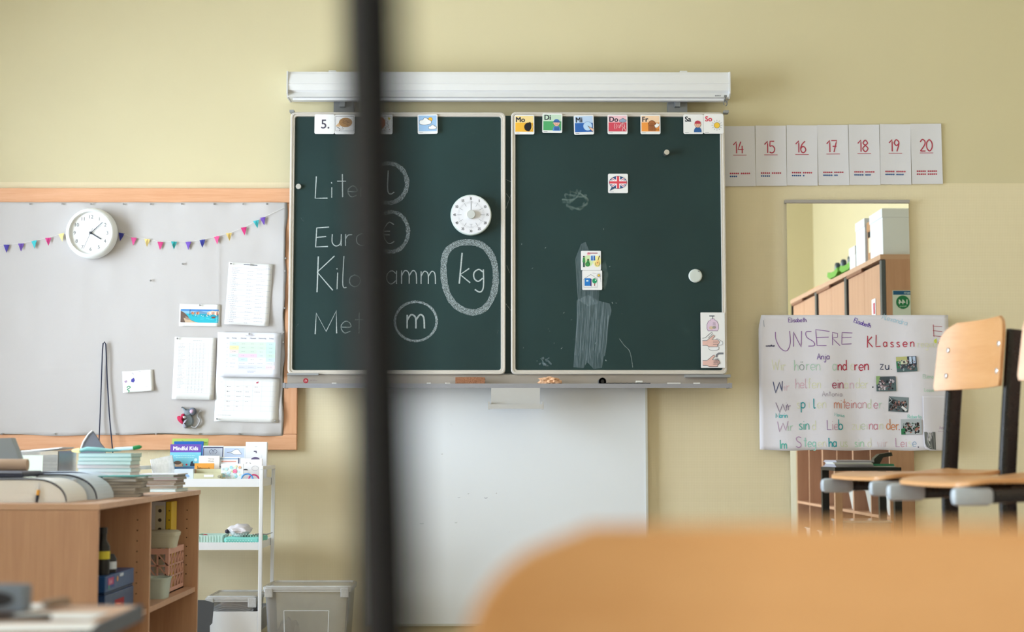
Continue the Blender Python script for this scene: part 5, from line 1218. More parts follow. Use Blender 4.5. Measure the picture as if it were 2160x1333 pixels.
# file holders with curved fronts, lying in a row near the front edge
def file_box(xr, Y, L_, h, label, mat, curve=.1, dep=.24, zoff=0, edge=None):
    t = thing('magazine_file', label, 'file holder', at(xr, Y, ZT + zoff), (0, 0, 0), 'magazine files lying on the cabinet')
    out = [(-L_, 0), (-L_, h)] + [(-curve + curve * math.sin(R(a)), h * math.cos(R(a)) ** .9) for a in range(0, 88, 8)] + [(0, .004), (0, 0)]
    inn = [(x * 1.0 - (.004 if x > -.002 else 0), max(.004, zz_ - .004)) for x, zz_ in out]
    m_ = MB(); m_.prism(out, 0, .004, 'y'); m_.prism(out, dep - .004, dep, 'y')
    for a, b in zip(out[1:-1], out[2:]):
        m_.add([(a[0], .0, a[1]), (b[0], .0, b[1]), (b[0], dep, b[1]), (a[0], dep, a[1]), (a[0] - .002, .0, a[1] - .004), (b[0] - .004, .0, max(0, b[1] - .004)), (b[0] - .004, dep, max(0, b[1] - .004)), (a[0] - .002, dep, a[1] - .004)], [(0, 1, 2, 3), (4, 7, 6, 5), (0, 4, 5, 1), (2, 6, 7, 3)])
    m_.build('body', mat, t)
    MB().tube([(x, -.001, zz_) for x, zz_ in out[1:-1]], .0016, 6).build('edge_binding', M(edge or '5a5f74', .5), t)
    return t
WF = M('f6f6fc', .45, name='white_file'); BF = M('cddaea', .4, name='pale_blue_file')
file_box(144, 4.83, .40, .072, 'white file holder with a striped pencil clipped on, at the cabinet edge', WF, .10)
file_box(208, 5.10, .20, .082, 'pale blue file holder behind the white one', BF, .12, .22)
file_box(240, 5.36, .26, .085, 'pale blue file holder farthest back beside the grey magazines', BF, .14, .18)
p = P(80, 1040, 4.82)
t = thing('pencil', 'orange and black brush leaning on the white file holder', 'pencil', (P(77, 1055, 4.818).x, 4.818, ZT + .001), (R(-6), R(6), 0))
MB().tube([(0, 0, 0), (0, 0, .022)], [.004, .0055], 10).build('handle', M('1c1c2c', .4), t, smooth=True); MB().tube([(0, 0, .022), (0, 0, .038)], .005, 10).build('grip', M('e0a23c', .4), t, smooth=True); MB().tube([(0, 0, .038), (0, 0, .062)], [.003, .0008], 8).build('tip', M('c8c8cc', .6), t)
t = thing('marker_pen', 'brown marker wedged between the white and blue file holders', 'pen', at(131, 5.07, ZT + .03), (0, R(60), 0)); MB().tube([(0, 0, -.012), (0, 0, .012)], .006, 10).build('barrel', M('5a3428', .5), t, smooth=True); MB().tube([(0, 0, -.022), (0, 0, -.012)], .005, 10).build('cap', M('c8926c', .5), t, smooth=True)
t = thing('desk_clip', 'grey swivel clip standing against the pale blue file holder', 'clip', at(150, 5.09, ZT), (0, R(10), 0)); MB().box(-.004, .004, -.006, 0, 0, .055, .001).build('stem', M('3e4a60', .4), t); MB().blob((.004, -.006, .062), (.011, .009, .008)).build('head', M('c0c6d0', .4), t, smooth=True)
# pale striped pile of exercise books
def page_stack(x0, x1, Y, zz, specs, name, lab, cat, group, dep=.2, jit=.004, rzj=2, wobble=True):
    a, b = P(x0, 980, Y).x, P(x1, 980, Y).x; w_ = (b - a) / 2; c = (a + b) / 2; n = len(specs); hh = zz
    ords = ['lowest', 'second lowest', 'third lowest', 'fourth lowest', 'fifth lowest', 'sixth lowest', 'seventh from the bottom', 'eighth from the bottom', 'ninth from the bottom', 'tenth from the bottom', 'eleventh from the bottom', 'twelfth from the bottom', 'thirteenth from the bottom', 'fourteenth from the bottom']
    for i, (col, cn, th, page) in enumerate(specs):
        o_ = 'topmost' if i == n - 1 else ords[i]
        t = thing(name, lab % (cn, o_), cat, (c + random.uniform(-jit, jit), Y + dep / 2 + random.uniform(-jit, jit), hh), (0, 0, R(random.uniform(-rzj, rzj))), group)
        cv = .0009
        m_ = MB(); m_.box(-w_, w_, -dep / 2, dep / 2, 0, cv); m_.box(-w_, w_, -dep / 2, dep / 2, th - cv, th); m_.build('cover', M(col, .55), t)
        MB().box(-w_ + .002, w_ - .002, -dep / 2 + .0015, dep / 2 - .002, cv + .0001, th - cv - .0001).build('pages', M(page, .8), t)
        hh += th + .0004
    return hh
sp = [('dfe6d8', 'cream', .011, 'f0eee4'), ('e8dcc4', 'ivory', .010, 'f2ead8'), ('d4e4e4', 'white', .010, 'f0f0ee'), ('e4e0ea', 'lilac white', .010, 'eeeef4'), ('cfdcea', 'pale blue', .010, 'e8ecf4'), ('e6e2e6', 'white', .009, 'f0eef2'), ('c4dce4', 'sky blue', .010, 'e4eef2'), ('e4d8dc', 'pale pink', .009, 'f0eaec'), ('bcdadc', 'light turquoise', .010, 'dceeee'), ('a8d0d0', 'mint', .010, 'd8ecec'), ('9cc8cc', 'turquoise', .010, 'cfe8ea')]
sp = [(a, b, c * 1.32, d) for a, b, c, d in sp]
hh = page_stack(163, 276, 5.58, ZT, sp, 'exercise_book', '%s exercise book, %s of the tall pastel pile', 'book', 'tall pastel pile of exercise books', .16)
t = thing('felt_pouch', 'turquoise felt pouch with a yellow end lying on the pastel pile', 'pouch', at(215, 5.62, hh))
m_ = MB(); pts = [(-.075, 0, .010), (-.05, 0, .015), (-.01, 0, .013), (.03, 0, .010), (.07, 0, .012)]; m_.tube(pts, [.010, .014, .013, .010, .008], 10, flat=.6); m_.build('body', M('8ec0c0', .9), t, smooth=True)
MB().tube([(-.105, 0, .008), (-.09, 0, .009), (-.076, 0, .010)], [.004, .008, .009], 10).build('end', M('e6dca0', .9), t, smooth=True)
t = thing('coloured_pencil', 'green pencil poking out over the pastel pile', 'pencil', at(300, 5.60, hh + .020), (0, 0, R(0))); MB().tube([(-.10, .02, -.006), (-.03, 0, -.002)], .006, 8).build('shaft', M('b8d0d4', .6), t, smooth=True); MB().tube([(-.03, 0, -.002), (-.008, 0, .002), (0, 0, .003)], [.0075, .007, .002], 8).build('tip', M('2f9a5c', .6), t, smooth=True)
# grey sail-shaped piece behind the pile
p0_ = P(193, 990, 5.80)
m_ = MB(); sc_ = 5.8 / F
o_ = [(-25, 0), (-25, -38), (-18, -58), (-8, -74), (0, -81), (8, -70), (18, -54), (27, -44), (30, 0)]
m_.prism([(x * sc_, -yy * sc_) for x, yy in o_], 0, .012, 'y')
t = thing('iron_shape', 'grey pointed felt shape standing behind the pastel pile', 'felt shape', (p0_.x, 5.80, ZT)); 
s0 = CAMZ - (990 - 945) / F * 5.8 - ZT
m_ = MB(); m_.prism([(x * sc_, (-yy * sc_ + s0) if yy else 0) for x, yy in o_], 0, .012, 'y'); m_.build('face', M('777b88', .9, name='grey_felt_sheet'), t)
MB().tube([(x * sc_, -.001, -yy * sc_ + s0) for x, yy in o_[1:5]], .003, 6).build('pale_edge', M('d8d8dc', .8), t)
# fanned grey magazines
sp = [(random.choice(['8f8b86', 'a39d96', '7a767a', 'b0aaa4', '8a8890']), 'grey', .010, 'b4aea6') for _ in range(6)] + [('c8dce0', 'pale blue', .005, 'cfcfcc'), ('3f9a94', 'teal', .003, 'cfd8d8')]
page_stack(205, 290, 5.36 + .02, ZT, sp, 'magazine', '%s magazine, %s of the fanned heap beside the blue file', 'magazine', 'fanned heap of magazines', .19, .008, 9)
sp = [('bfe0e4', 'pale cyan', .010, 'e4f0f2'), ('e8eef2', 'white', .012, 'b8aca0'), ('e6eef0', 'white blue', .010, 'b0a498'), ('b8aca4', 'brown grey', .012, '9f958a'), ('d8b4c8', 'pink', .009, '9ea49a'), ('a8b0a8', 'grey green', .009, '9aa096'), ('e8e8ee', 'white', .004, 'd8d8dc')]
page_stack(288, 372, 6.0, ZT, sp, 'workbook', '%s workbook, %s of the pile at the cabinet end', 'book', 'workbook pile at the cabinet end', .2, .006, 5)
# letter tray with papers
lt_ = thing('letter_tray', 'clear letter tray full of papers standing on the cabinet', 'letter tray', at(92, 6.0)); 
m_ = MB(); zt_ = .155 + .0
m_.box(-.085, .06, 0, .003, 0, zt_); m_.box(-.085, -.082, 0, .25, 0, zt_); m_.box(.057, .06, 0, .25, 0, zt_); m_.box(-.082, .057, .003, .25, 0, .003); m_.box(-.082, .057, .003, .25, .075, .078); m_.build('tray', CLEAR, lt_)
for k in range(9):
    zz = .079 + k * .0068; simple('paper_sheaf', '%s paper sheaf in the clear letter tray' % ('lowest', 'second', 'third', 'fourth', 'fifth', 'sixth', 'seventh', 'eighth', 'topmost')[k], 'paper', MB().box(-.072, .05, .008, .24, 0, .0062), M(random.choice(['c0c4c8', 'a8acb4', 'd4d6da', 'b8bcc0']), .8), (lt_.location.x + random.uniform(-.003, .003), 6.0, ZT + zz), (0, 0, R(random.uniform(-1, 1))), 'papers in the clear letter tray')
t = thing('paper_sheaf', 'fanned white papers lying over the clear letter tray', 'paper', (lt_.location.x - .03, 6.02, ZT + zt_ + .001), (0, R(-5), 0)); MB().box(-.07, .085, 0, .2, 0, .003).build('sheet', PAPER, t); MB().box(-.06, .095, .01, .21, .0033, .006).build('sheet', PAPER2, t, rot=(0, 0, R(2)))
t = thing('tree_card', 'pale green card with a little fir tree beside letter tray', 'card', at(68, 5.86), (R(-4), 0, 0)); MB().box(-.04, .04, 0, .002, 0, .14).build('card', M('cfe0d4', .7), t)
J = Ink(0, 0, .001, y=-.0006)
for k in range(5): J.line([(-8 - k * 3, -70 + k * 10), (0, -78 + k * 10), (8 + k * 3, -70 + k * 10)], 2, '70806c')
J.build('print', t)
# grey box, paper roll and dark folder at the far side
t = thing('dark_folder', 'black folder under the brown paper roll on the cabinet', 'folder', at(-10, 4.98, ZT + .075)); 
t2 = thing('paper_box', 'grey lidded box supporting the black folder', 'box', at(-30, 5.10)); MB().box(-.12, .06, -.04, .2, 0, .07, .003).build('body', M('6a6e78', .6), t2); MB().box(-.125, .065, -.045, .205, .055, .0745, .003).build('lid', M('5c606a', .6), t2)
MB().box(-.17, .105, -.04, .18, 0, .012, .004).build('cover', M('262838', .45), t); MB().box(-.165, .098, -.036, .176, .0125, .018).build('pages', M('8a8c98', .8), t)
q = at(0, 5.0); simple('paper_roll', 'brown rolled paper lying across the black folder', 'paper roll', MB().tube([(-.2, 0, 0), (.085, 0, 0)], .019, 20), M('b59a84', .7, name='kraft_paper'), (q[0], 5.02, ZT + .0745 + .019 + .0195), (0, 0, 0), smooth=True)
t = thing('grey_binder', 'grey binder propped up behind the brown roll', 'binder', at(5, 5.12, ZT + .0945), (0, 0, 0)); MB().prism([(-.12, 0), (-.12, .10), (.028, .105), (.055, .04), (.06, 0)], 0, .05, 'y').build('cover', M('9aa2a8', .6), t)

# ------------------------------------------------------------------ near desk at the lower edge
DZ, DY1, DX1 = .684, 2.70, P(303, 1270, 2.70).x
dk = thing('pupil_desk', 'beech topped desk with dark grey edge and scattered papers', 'desk', (DX1 - .35, DY1 - .25, 0)); 
MB().box(-.45, .342, -.30, .243, DZ - .022, DZ, .004).build('tabletop', CABT, dk); 
m_ = MB(); m_.box(.343, .350, -.30, .250, DZ - .026, DZ + .0005, .002); m_.box(-.45, .343, .244, .250, DZ - .026, DZ + .0005, .002); m_.build('edge_band', M('414a5c', .45), dk)
for a in (-.38, .29):
    for b in (-.24, .19): MB().tube([(a, b, 0), (a, b, DZ - .023)], .016, 12).build('leg', STEEL, dk, smooth=True)
DT = DZ + .0007
def on_desk(x, y):
    # point where the pixel's ray meets the desk top
    d = P(x, y, 1.0) - V(0, 0, CAMZ); t_ = (DZ - CAMZ) / d.z; return V(d.x * t_, 1.0 * t_, DT)
for k, (x, y, w_, h_, rz, lab) in enumerate(((72, 1280, .066, .07, -4, 'white sheet lying farthest back on the desk'), (118, 1303, .14, .10, -3, 'large white sheet on the desk corner'), (50, 1330, .20, .10, 8, 'white sheet nearest the viewer on the desk'), (20, 1290, .10, .06, 2, 'white sheet under the grey case on the desk'))):
    q = on_desk(x, y); simple('desk_paper', lab, 'paper', MB().box(-w_ / 2, w_ / 2, -h_ / 2, h_ / 2, 0, .0012), PAPER, (q.x, q.y, DT + k * .0016), (0, 0, R(rz)))
q = on_desk(12, 1300); t = thing('hole_punch_box', 'blue-grey case with a dark oval opening on the desk', 'case', (q.x, q.y + .0, DT + .005))
MB().box(-.10, .027, 0, .05, 0, .042, .005).build('case', M('6c7786', .5), t, smooth=True); m_ = MB().prism([(-.02 + .032 * math.cos(R(a)), .021 + .012 * math.sin(R(a))) for a in range(0, 360, 15)], -.0012, .0, 'y'); m_.build('opening', M('10141c', .5), t)
q = on_desk(112, 1285); simple('eraser', 'brown eraser standing between the papers on the desk', 'eraser', MB().box(-.009, .009, -.03, .03, 0, .012, .003), M('8c7a6c', .8), (q.x, q.y + .02, DT + .003), (0, 0, R(-18)))
q = on_desk(35, 1318); simple('black_pen', 'dark pen lying on the nearest desk paper', 'pen', MB().tube([(-.06, 0, 0), (.05, 0, 0)], .004, 8), M('30343c', .5), (q.x, q.y, DT + .009), (0, 0, R(24)), smooth=True)

# ------------------------------------------------------------------ white metal trolley
random.seed(11)
TY0, TY1 = 6.88, 7.25
TX1 = P(551.5, 1000, TY0).x + .0075; TX0 = TX1 - .56
tr = thing('trolley', 'white metal trolley with three tray shelves standing by the wall', 'trolley', ((TX0 + TX1) / 2, (TY0 + TY1) / 2, 0)); QO = Vector(tr.location)
TW = M('e8e9ec', .35, name='white_powder_coat')
zh = P(551, 983, TY0).z
for x in (TX0, TX1 - .016):
    for y in (TY0, TY1 - .016): rel(MB().box(x, x + .016, y, y + .016, .04, zh - .0165, .002).build('post', TW, tr), QO)
    rel(MB().box(x, x + .016, TY0, TY1, zh - .016, zh, .002).build('handle', TW, tr), QO)
    for y in (TY0 + .008, TY1 - .008): rel(MB().lathe([(.02, -.01), (.022, 0), (.02, .01)], 20, 'x', (x + .008, y, .0225)).build('caster', M('5c6068', .5), tr, smooth=True), QO)
shelf_z = []
for (ya, yb) in ((1010, 1027), (1144, 1160), (1290, 1336)):
    za, zb_ = P(500, ya, TY0).z, P(500, yb, TY0).z; m_ = MB(); xa, xb = TX0 + .017, TX1 - .017; t_ = .003
    m_.box(xa, xb, TY0 + .002, TY0 + .002 + t_, zb_, za); m_.box(xa, xb, TY1 - .002 - t_, TY1 - .002, zb_, za); m_.box(xa, xa + t_, TY0 + .005, TY1 - .005, zb_, za); m_.box(xb - t_, xb, TY0 + .005, TY1 - .005, zb_, za); m_.box(xa + t_, xb - t_, TY0 + .005, TY1 - .005, zb_, zb_ + .002)
    rel(m_.build('tray_shelf', TW, tr), QO); shelf_z.append(zb_ + .0025)
SZ1, SZ2, SZ3 = shelf_z
def stand(x0, y0, x1, Y, name, label, cat, col, draw=None, th=.004, z0=None, tilt=8, group=None, rough=.5, pages=None, rz=0):
    """upright card or book: picture pixels x0..x1 and top y0 at depth Y, standing on the tray"""
    z0 = SZ1 if z0 is None else z0
    a, b = P(x0, y0, Y), P(x1, y0, Y); w_ = b.x - a.x; h = (a.z - z0); s_ = w_ / (x1 - x0)
    t = thing(name, label, cat, ((a.x + b.x) / 2, Y, z0), (R(-tilt), 0, R(rz)), group); h = h / math.cos(R(tilt))
    if pages:
        MB().box(-w_ / 2, w_ / 2, 0, .0015, 0, h, .0005).build('cover', M(col, rough), t); MB().box(-w_ / 2 + .001, w_ / 2 - .002, .0016, th - .0016, .001, h - .002).build('pages', M(pages, .8), t); MB().box(-w_ / 2, w_ / 2, th - .0015, th, 0, h, .0005).build('back_cover', M(col, rough), t)
    else: MB().box(-w_ / 2, w_ / 2, 0, th, 0, h, .001).build('card', M(col, rough), t)
    if draw:
        J = Ink(0, 0, s_, s_, y=-.0005); draw(J, w_ / s_, h / s_); J.build('print', t)
    return t
def b_green(J, w_, h): J.text('Lola Peter', 8, -h + 10, 7, '7a9a40', 0, .01).line([(-18, -h + 4), (-15, -h + 5), (-14, -h + 9)], .8, '6a8a38', 0)
stand(362, 925, 438, 7.16, 'book', 'lime green book standing highest on the trolley', 'book', 'b4cf6c', b_green, .008, pages='e8e4da', tilt=4)
stand(366, 931, 428, 7.11, 'book', 'blue book between lime green and purple ones', 'book', '1f62b8', None, .008, pages='e4e4e4', tilt=4)
def b_kids(J, w_, h):
    J.rect(-w_ / 2, -h, w_ / 2, -h + 17, '6e4fb0', 0); J.text('Mindful Kids', 0, -h + 12.5, 11.5, 'f2eefa', 1, .035, 'c', kx=.92)
    J.rect(-w_ / 2, -h + 17, w_ / 2, 0, '7cc8dc', 0); lines(J, -24, 22, -h + 24, 'c8eef4', .8, layer=1); lines(J, -20, 18, -h + 28, 'c8eef4', .8, layer=1)
    J.disc(-13, -h + 44, 9, 'e8c4a8', 1, ry=6).disc(-16, -h + 39, 8, '6e5a50', 2, ry=4).disc(3, -h + 43, 2, 'd8405c', 2).disc(-5, -h + 44, 1, '3a3030', 3)
    J.poly([(10, -h + 46), (12, -h + 37), (16, -h + 35), (17, -h + 40), (28, -h + 42), (30, -h + 47)], '303a4c', 1).disc(22, -h + 33, 3.4, 'cfe8f0', 1)
    J.poly([(-w_ / 2, -h + 48), (w_ / 2, -h + 46), (w_ / 2, 0), (-w_ / 2, 0)], '5a86b8', 1)
stand(358, 937, 423, 7.03, 'book', 'purple and turquoise book titled Mindful Kids on the trolley', 'book', '7cc8dc', b_kids, .012, pages='e8e8e4', tilt=5)
def c_heart(J, w_, h): J.rect(-w_ / 2 + 1, -h + 3, w_ / 2 - 1, -h + 24, '3a4270', 0).rect(-w_ / 2 + 2.5, -h + 5, w_ / 2 - 2.5, -h + 24, 'd6def0', 1).line([(-5, -h + 18), (-8, -h + 12), (-3, -h + 8), (0, -h + 12), (3, -h + 8), (8, -h + 12), (5, -h + 18)], .8, '4a5280', 2, sm=True).line([(-2, -h + 9), (-2, -h + 18)], .6, '4a5280', 2).line([(2, -h + 9), (2, -h + 18)], .6, '4a5280', 2)
def c_goose(J, w_, h): J.rect(-w_ / 2 + 2, -h + 4, w_ / 2 - 2, -h + 24, 'c6d4ee', 0); pts = smooth_pts([(-16, -h + 13), (-6, -h + 12), (0, -h + 8), (7, -h + 7), (12, -h + 12), (15, -h + 17), (8, -h + 18), (0, -h + 18), (-6, -h + 15)], 4, True); J.poly(pts, 'f0f2f8', 1).line(pts, .7, '5a6080', 2, closed=True)
stand(426, 940, 470, 7.08, 'picture_card', 'white card with blue frame and heart outlines on the trolley', 'card', 'eceef4', c_heart, .012)
stand(470, 941, 516, 7.08, 'picture_card', 'pale blue card with a white goose shape on the trolley', 'card', 'e8ecf4', c_goose, .012)
def c_w(J, w_, h): J.line([(-3, -h + 10), (2, -h + 10)], .6, '9a9aa8', 0).rect(-5, -h + 19, 1, -h + 21, '4a4c68', 0).rect(-1, -h + 21, 1, -h + 24, '4a4c68', 0).line([(12, -h + 28), (12, -h + 60)], .4, 'c8c8d0', 0)
stand(517, 932, 562, 7.08, 'card_deck', 'deck of tall white cards at the trolley corner', 'card', 'eaeaee', c_w, .03, tilt=6)
stand(418, 961, 462, 7.00, 'index_card', 'white index card with two tiny words on the trolley', 'card', 'efeae6', lambda J, w_, h: (J.text('Montag', -2, -h + 8, 4, '8a8c9c', 0), J.text('Woche', -2, -h + 13, 4, '6a6c7c', 0)), .006)
stand(410, 977, 451, 6.97, 'word_card', 'orange word card on the trolley', 'card', 'f0a648', lambda J, w_, h: (J.line([(-14, -h + 6), (-14, -h + 14)], .8, '5a3a18', 0), J.text('Mittwoch', -13, -h + 13.5, 6.5, '4a3420', 0, .01)), .004, rz=4)
def c_doc(J, w_, h): J.rect(-17, -h + 8, 14, -h + 11, 'e0a498', 0); J.rect(-20, -h + 2, 20, -h + 5, '9ab4d0', 0).rect(18, -h + 2, 21, -h + 14, '5a5c74', 1); J.text('Plan', -22, -h + 23, 6, '4a4c5c', 1, .02)
stand(460, 964, 506, 7.01, 'index_card', 'white printed card with a salmon line on the trolley', 'card', 'eeeef4', c_doc, .01)
def c_face(J, w_, h): J.disc(8, -h + 2, 9, '5a4e70', 0, ry=5, a0=180, a1=360).line([(-12, -h + 10), (-9, -h + 9)], .9, '3a3c48', 0).line([(-4, -h + 9), (-1, -h + 11)], .9, '3a3c48', 0).disc(-12, -h + 25, 5, '2c2e38', 0, ry=3, a0=180, a1=360).ring(8, -h + 21, 7, 5, .5, 'a8a8b0', 0)
stand(507, 967, 552, 7.00, 'picture_card', 'white card with a face drawing beside the dotted notebook', 'card', 'eeeaea', c_face, .012)
def c_dots(J, w_, h):
    random.seed(5)
    for k in range(34): J.disc(random.uniform(-w_ / 2 + 3, w_ / 2 - 3), random.uniform(-h + 3, -6), random.uniform(2, 3.4), random.choice(['a8dce4', 'c4e4ec', 'f0e2b0', 'cfe0f0', 'bcd8e8', 'd8e8d0']), 1 + k % 3, n=10)
    J.disc(6, -h + 16, 4.3, 'e8608c', 5).ring(6, -h + 16, 2.4, 2.4, .7, 'f8b8cc', 6).disc(16, -h + 8, 3, 'f0b48c', 5)
stand(466, 978, 513, 6.94, 'dotted_notebook', 'white notebook with pastel dots and one pink dot', 'notebook', 'eaf0f4', c_dots, .01, tilt=4)
random.seed(12)
BG = M('cfcaa8', .6, name='beige_card')
t = thing('card_organizer', 'beige card organizer holding index cards on the trolley', 'organizer', (P(438, 1000, 6.91).x, 6.91, SZ1))
m_ = MB(); sA = 6.91 / F; W2 = 29 * sA; m_.box(-W2, W2, 0, .003, 0, .056); m_.box(-W2, W2, .05, .053, 0, .075); m_.box(-W2, -W2 + .003, .003, .05, 0, .056); m_.box(W2 - .003, W2, .003, .05, 0, .056); m_.build('box', BG, t)
MB().box(-.016, .026, -.001, 0, .040, .050).build('label', PAPER, t); MB().lathe([(.006, -.001), (.006, -.008)], 12, 'y', (W2 - .01, 0, .042)).build('knob', M('a8a48c', .5), t)
t = thing('card_organizer', 'tall beige organizer flap behind the white card deck', 'organizer', (P(545, 1000, 7.20).x, 7.20, SZ1)); m_ = MB(); m_.prism([(-.02, 0), (-.02, .16), (.035, .13), (.035, 0)], 0, .003, 'y'); m_.prism([(0, 0), (0, .13), (-.11, .08), (-.13, 0)], .032, .035, 'x'); m_.build('flap', BG, t)
t = thing('picture_box', 'small blue-white patterned box beside the purple book', 'box', (P(388, 1000, 6.93).x, 6.93, SZ1)); MB().box(-.042, .042, 0, .06, 0, .075, .002).build('box', M('d4dde8', .5), t)
J = Ink(0, 0, sA, y=-.0006); J.ring(0, -14, 12, 10, 5, '8fb0d8', 0, a0=180, a1=330).ring(-8, -5, 8, 6, 3, 'b8cce4', 1, a0=180, a1=360).disc(8, -8, 4, '9a9ca8', 1); J.build('print', t)
t = thing('clear_sleeve', 'clear plastic sleeve leaning at the trolley end', 'sleeve', (P(350, 1000, 6.98).x, 6.98, SZ1), (R(-8), R(-12), 0)); MB().box(-.05, .05, 0, .012, 0, .13, .002).build('sleeve', MILK, t)
for k, (x, c, cn) in enumerate(((521, '4a8fd0', 'blue'), (534, 'd84878', 'pink'))):
    r_ = (12 - k) * sA; o = MB().tube([(r_ * math.cos(a_), 0, r_ * math.sin(a_)) for a_ in [i * PI / 12 for i in range(24)]], .0035, 8, closed=True).build('craft_ring', M(c, .4), smooth=True, loc=(P(x, 1000, 6.90).x, 6.905 + k * .012, SZ1 + r_ + .0036)); tag(o, cn + ' plastic ring standing at the trolley corner', 'ring', 'plastic rings on the trolley')
# middle tray
MINT = M('7fc8bc', .85, name='mint_cotton')
def dotted(nm, mb, par, w_, d_, h):
    o = mb.build(nm, MINT, par); J = Ink(30, 0, .001, y=-.0004)
    for i in range(int(w_ * 1000 / 12)):
        for j in range(max(1, int(h * 1000 / 9))): J.disc(-w_ * 500 + 7 + i * 12 + (j % 2) * 5, -5 - j * 8, 1.9, 'd8f0ea', 0, n=8)
    q = J.build('dots', o); q.location = (0, -d_ / 2, h); return o
c = P(524, 1130, 6.93); 
for k, (h, lab) in enumerate(((.024, 'mint dotted folded cloth, the lower of two on the middle tray'), (.026, 'mint dotted folded cloth, the upper of two on the middle tray'))):
    t = thing('folded_cloth', lab, 'cloth', (c.x + k * .004, 7.03, SZ2 + k * .0245), (0, 0, R(-k * 1.5)), 'folded mint cloths'); dotted('cloth', MB().box(-.107, .048, -.11, .11, 0, h, .008), t, .15, .22, h)
m_ = MB(); bm = bmesh.new(); bmesh.ops.create_icosphere(bm, subdivisions=4, radius=1)
for q in bm.verts:
    d = 1 + .22 * mnoise.noise(q.co * 1.7) + .1 * abs(mnoise.noise(V(q.co.x * 2, q.co.y * 2, q.co.z * 9))); q.co = V(q.co.x * .052 * d, q.co.y * .07 * d, max(-.9, q.co.z) * .027 * d)
m_.frombm(bm); bb = SZ2 + .0505
t = thing('rolled_cloth', 'crumpled white cloth bundle on top of the mint cloths', 'cloth', (P(505, 1110, 6.96).x, 6.99, bb + .027)); m_.build('bundle', M('dcd6da', .9, name='white_cotton'), t, smooth=True); MB().blob((-.052, -.03, -.004), (.012, .02, .010)).build('dark_opening', M('3a3440', .9), t, smooth=True)
o = MB().tube([(0, 0, 0), (.03, .01, .004), (.06, .0, .002), (.085, .01, .010)], [.006, .008, .006, .004], 8, flat=.5).build('cloth_strap', M('a8a8a4', .9), smooth=True, loc=(P(532, 1118, 6.97).x, 6.99, bb + .006)); tag(o, 'grey cloth strap trailing from the white bundle', 'strap')
t = thing('mint_basket', 'pale mint ribbed plastic basket on the middle tray', 'basket', (P(443, 1130, 6.98).x, 7.0, SZ2)); m_ = MB(); BM = M('c4dcd0', .5)
m_.box(-.07, .055, 0, .003, 0, .055); m_.box(-.07, -.067, .003, .15, 0, .055); m_.box(.052, .055, .003, .15, 0, .055); m_.box(-.067, .052, .147, .15, 0, .055); m_.box(-.067, .052, .003, .147, 0, .003); m_.build('basket', BM, t)
for k in range(10): MB().box(-.066 + k * .0125, -.062 + k * .0125, -.002, -.0002, .004, .05).build('rib', BM, t)
t = thing('red_ball', 'small red ball resting in the mint basket', 'ball', (P(431, 1113, 7.02).x, 7.05, SZ2 + .04)); MB().lathe([(.001, -.017)] + [(.017 * math.sin(R(a_)), -.017 * math.cos(R(a_))) for a_ in range(15, 180, 15)] + [(.001, .017)], 20, 'z').build('ball', M('c83048', .5), t, smooth=True); MB().box(-.01, .01, -.01, .01, -.037, -.018).build('stand', M('b8c8c0', .5), t)
# lower tray
def clear_box(name, label, x0, x1, ytop, Y, z0, dep, lid=True, group=None, win=True):
    a, b = P(x0, ytop, Y), P(x1, ytop, Y); w_ = (b.x - a.x) / 2; h = a.z - z0
    t = thing(name, label, 'storage box', ((a.x + b.x) / 2, Y, z0), (0, 0, 0), group); k = .90; n = 20
    def lp(kx, ky, hh, e=.12):
        out = []
        for i in range(n): an = 2 * PI * (i + .5) / n; c_, s_ = math.cos(an), math.sin(an); out.append((math.copysign(abs(c_) ** e, c_) * w_ * kx, dep / 2 + math.copysign(abs(s_) ** e, s_) * dep / 2 * ky, hh))
        return out
    rings = [lp(.88, .88, 0), lp(.98, .98, h - .02), lp(.975, .975, h - .02), lp(.87, .87, .003)]
    vs = sum(rings, []); fs = [(i * n + q, i * n + (q + 1) % n, (i + 1) * n + (q + 1) % n, (i + 1) * n + q) for i in range(3) for q in range(n)] + [tuple(range(n)), tuple(range(4 * n - 1, 3 * n - 1, -1))]
    MB().add(vs, fs).build('tub', CLEAR, t)
    rm = MB(); rg = [lp(.98, .98, h - .026), lp(1.02, 1.02, h - .026), lp(1.02, 1.02, h - .018), lp(.98, .98, h - .018)]
    rm.add(sum(rg, []), [(i * n + q, i * n + (q + 1) % n, ((i + 1) % 4) * n + (q + 1) % n, ((i + 1) % 4) * n + q) for i in range(4) for q in range(n)]); rm.build('rim', MILK, t)
    if lid:
        lm = MB(); rg = [lp(1.03, 1.03, h - .017), lp(1.03, 1.03, h - .004), lp(.96, .96, h), lp(.93, .93, h - .005)]
        lm.add(sum(rg, []), [(i * n + q, i * n + (q + 1) % n, (i + 1) * n + (q + 1) % n, (i + 1) * n + q) for i in range(3) for q in range(n)] + [tuple(range(3 * n, 4 * n)), tuple(range(n - 1, -1, -1))]); lm.build('lid', MILK, t)
        for s_ in (-1, 1): MB().box(s_ * w_ * .88 - .018, s_ * w_ * .88 + .018, -.006, .002, h - .05, h - .008, .004).build('clasp', MILK, t)
    if win:
        J = MB(); ww, y0_ = w_ * .52, .006
        J.tube([(-ww * .93, y0_ - .004, .02), (-ww, y0_ - .014 + .004, h * .7), (ww, y0_ - .010, h * .7), (ww * .93, y0_ - .004, .02)], .0016, 6); J.build('moulded_line', M('e4e6ea', .4), t)
    return t, w_, h
bx, w_, h = clear_box('storage_box', 'large clear lidded box of lilac scraps on the floor beside the trolley', 556, 738, 1236, 6.86, .001, .30)
m_ = MB(); random.seed(8)
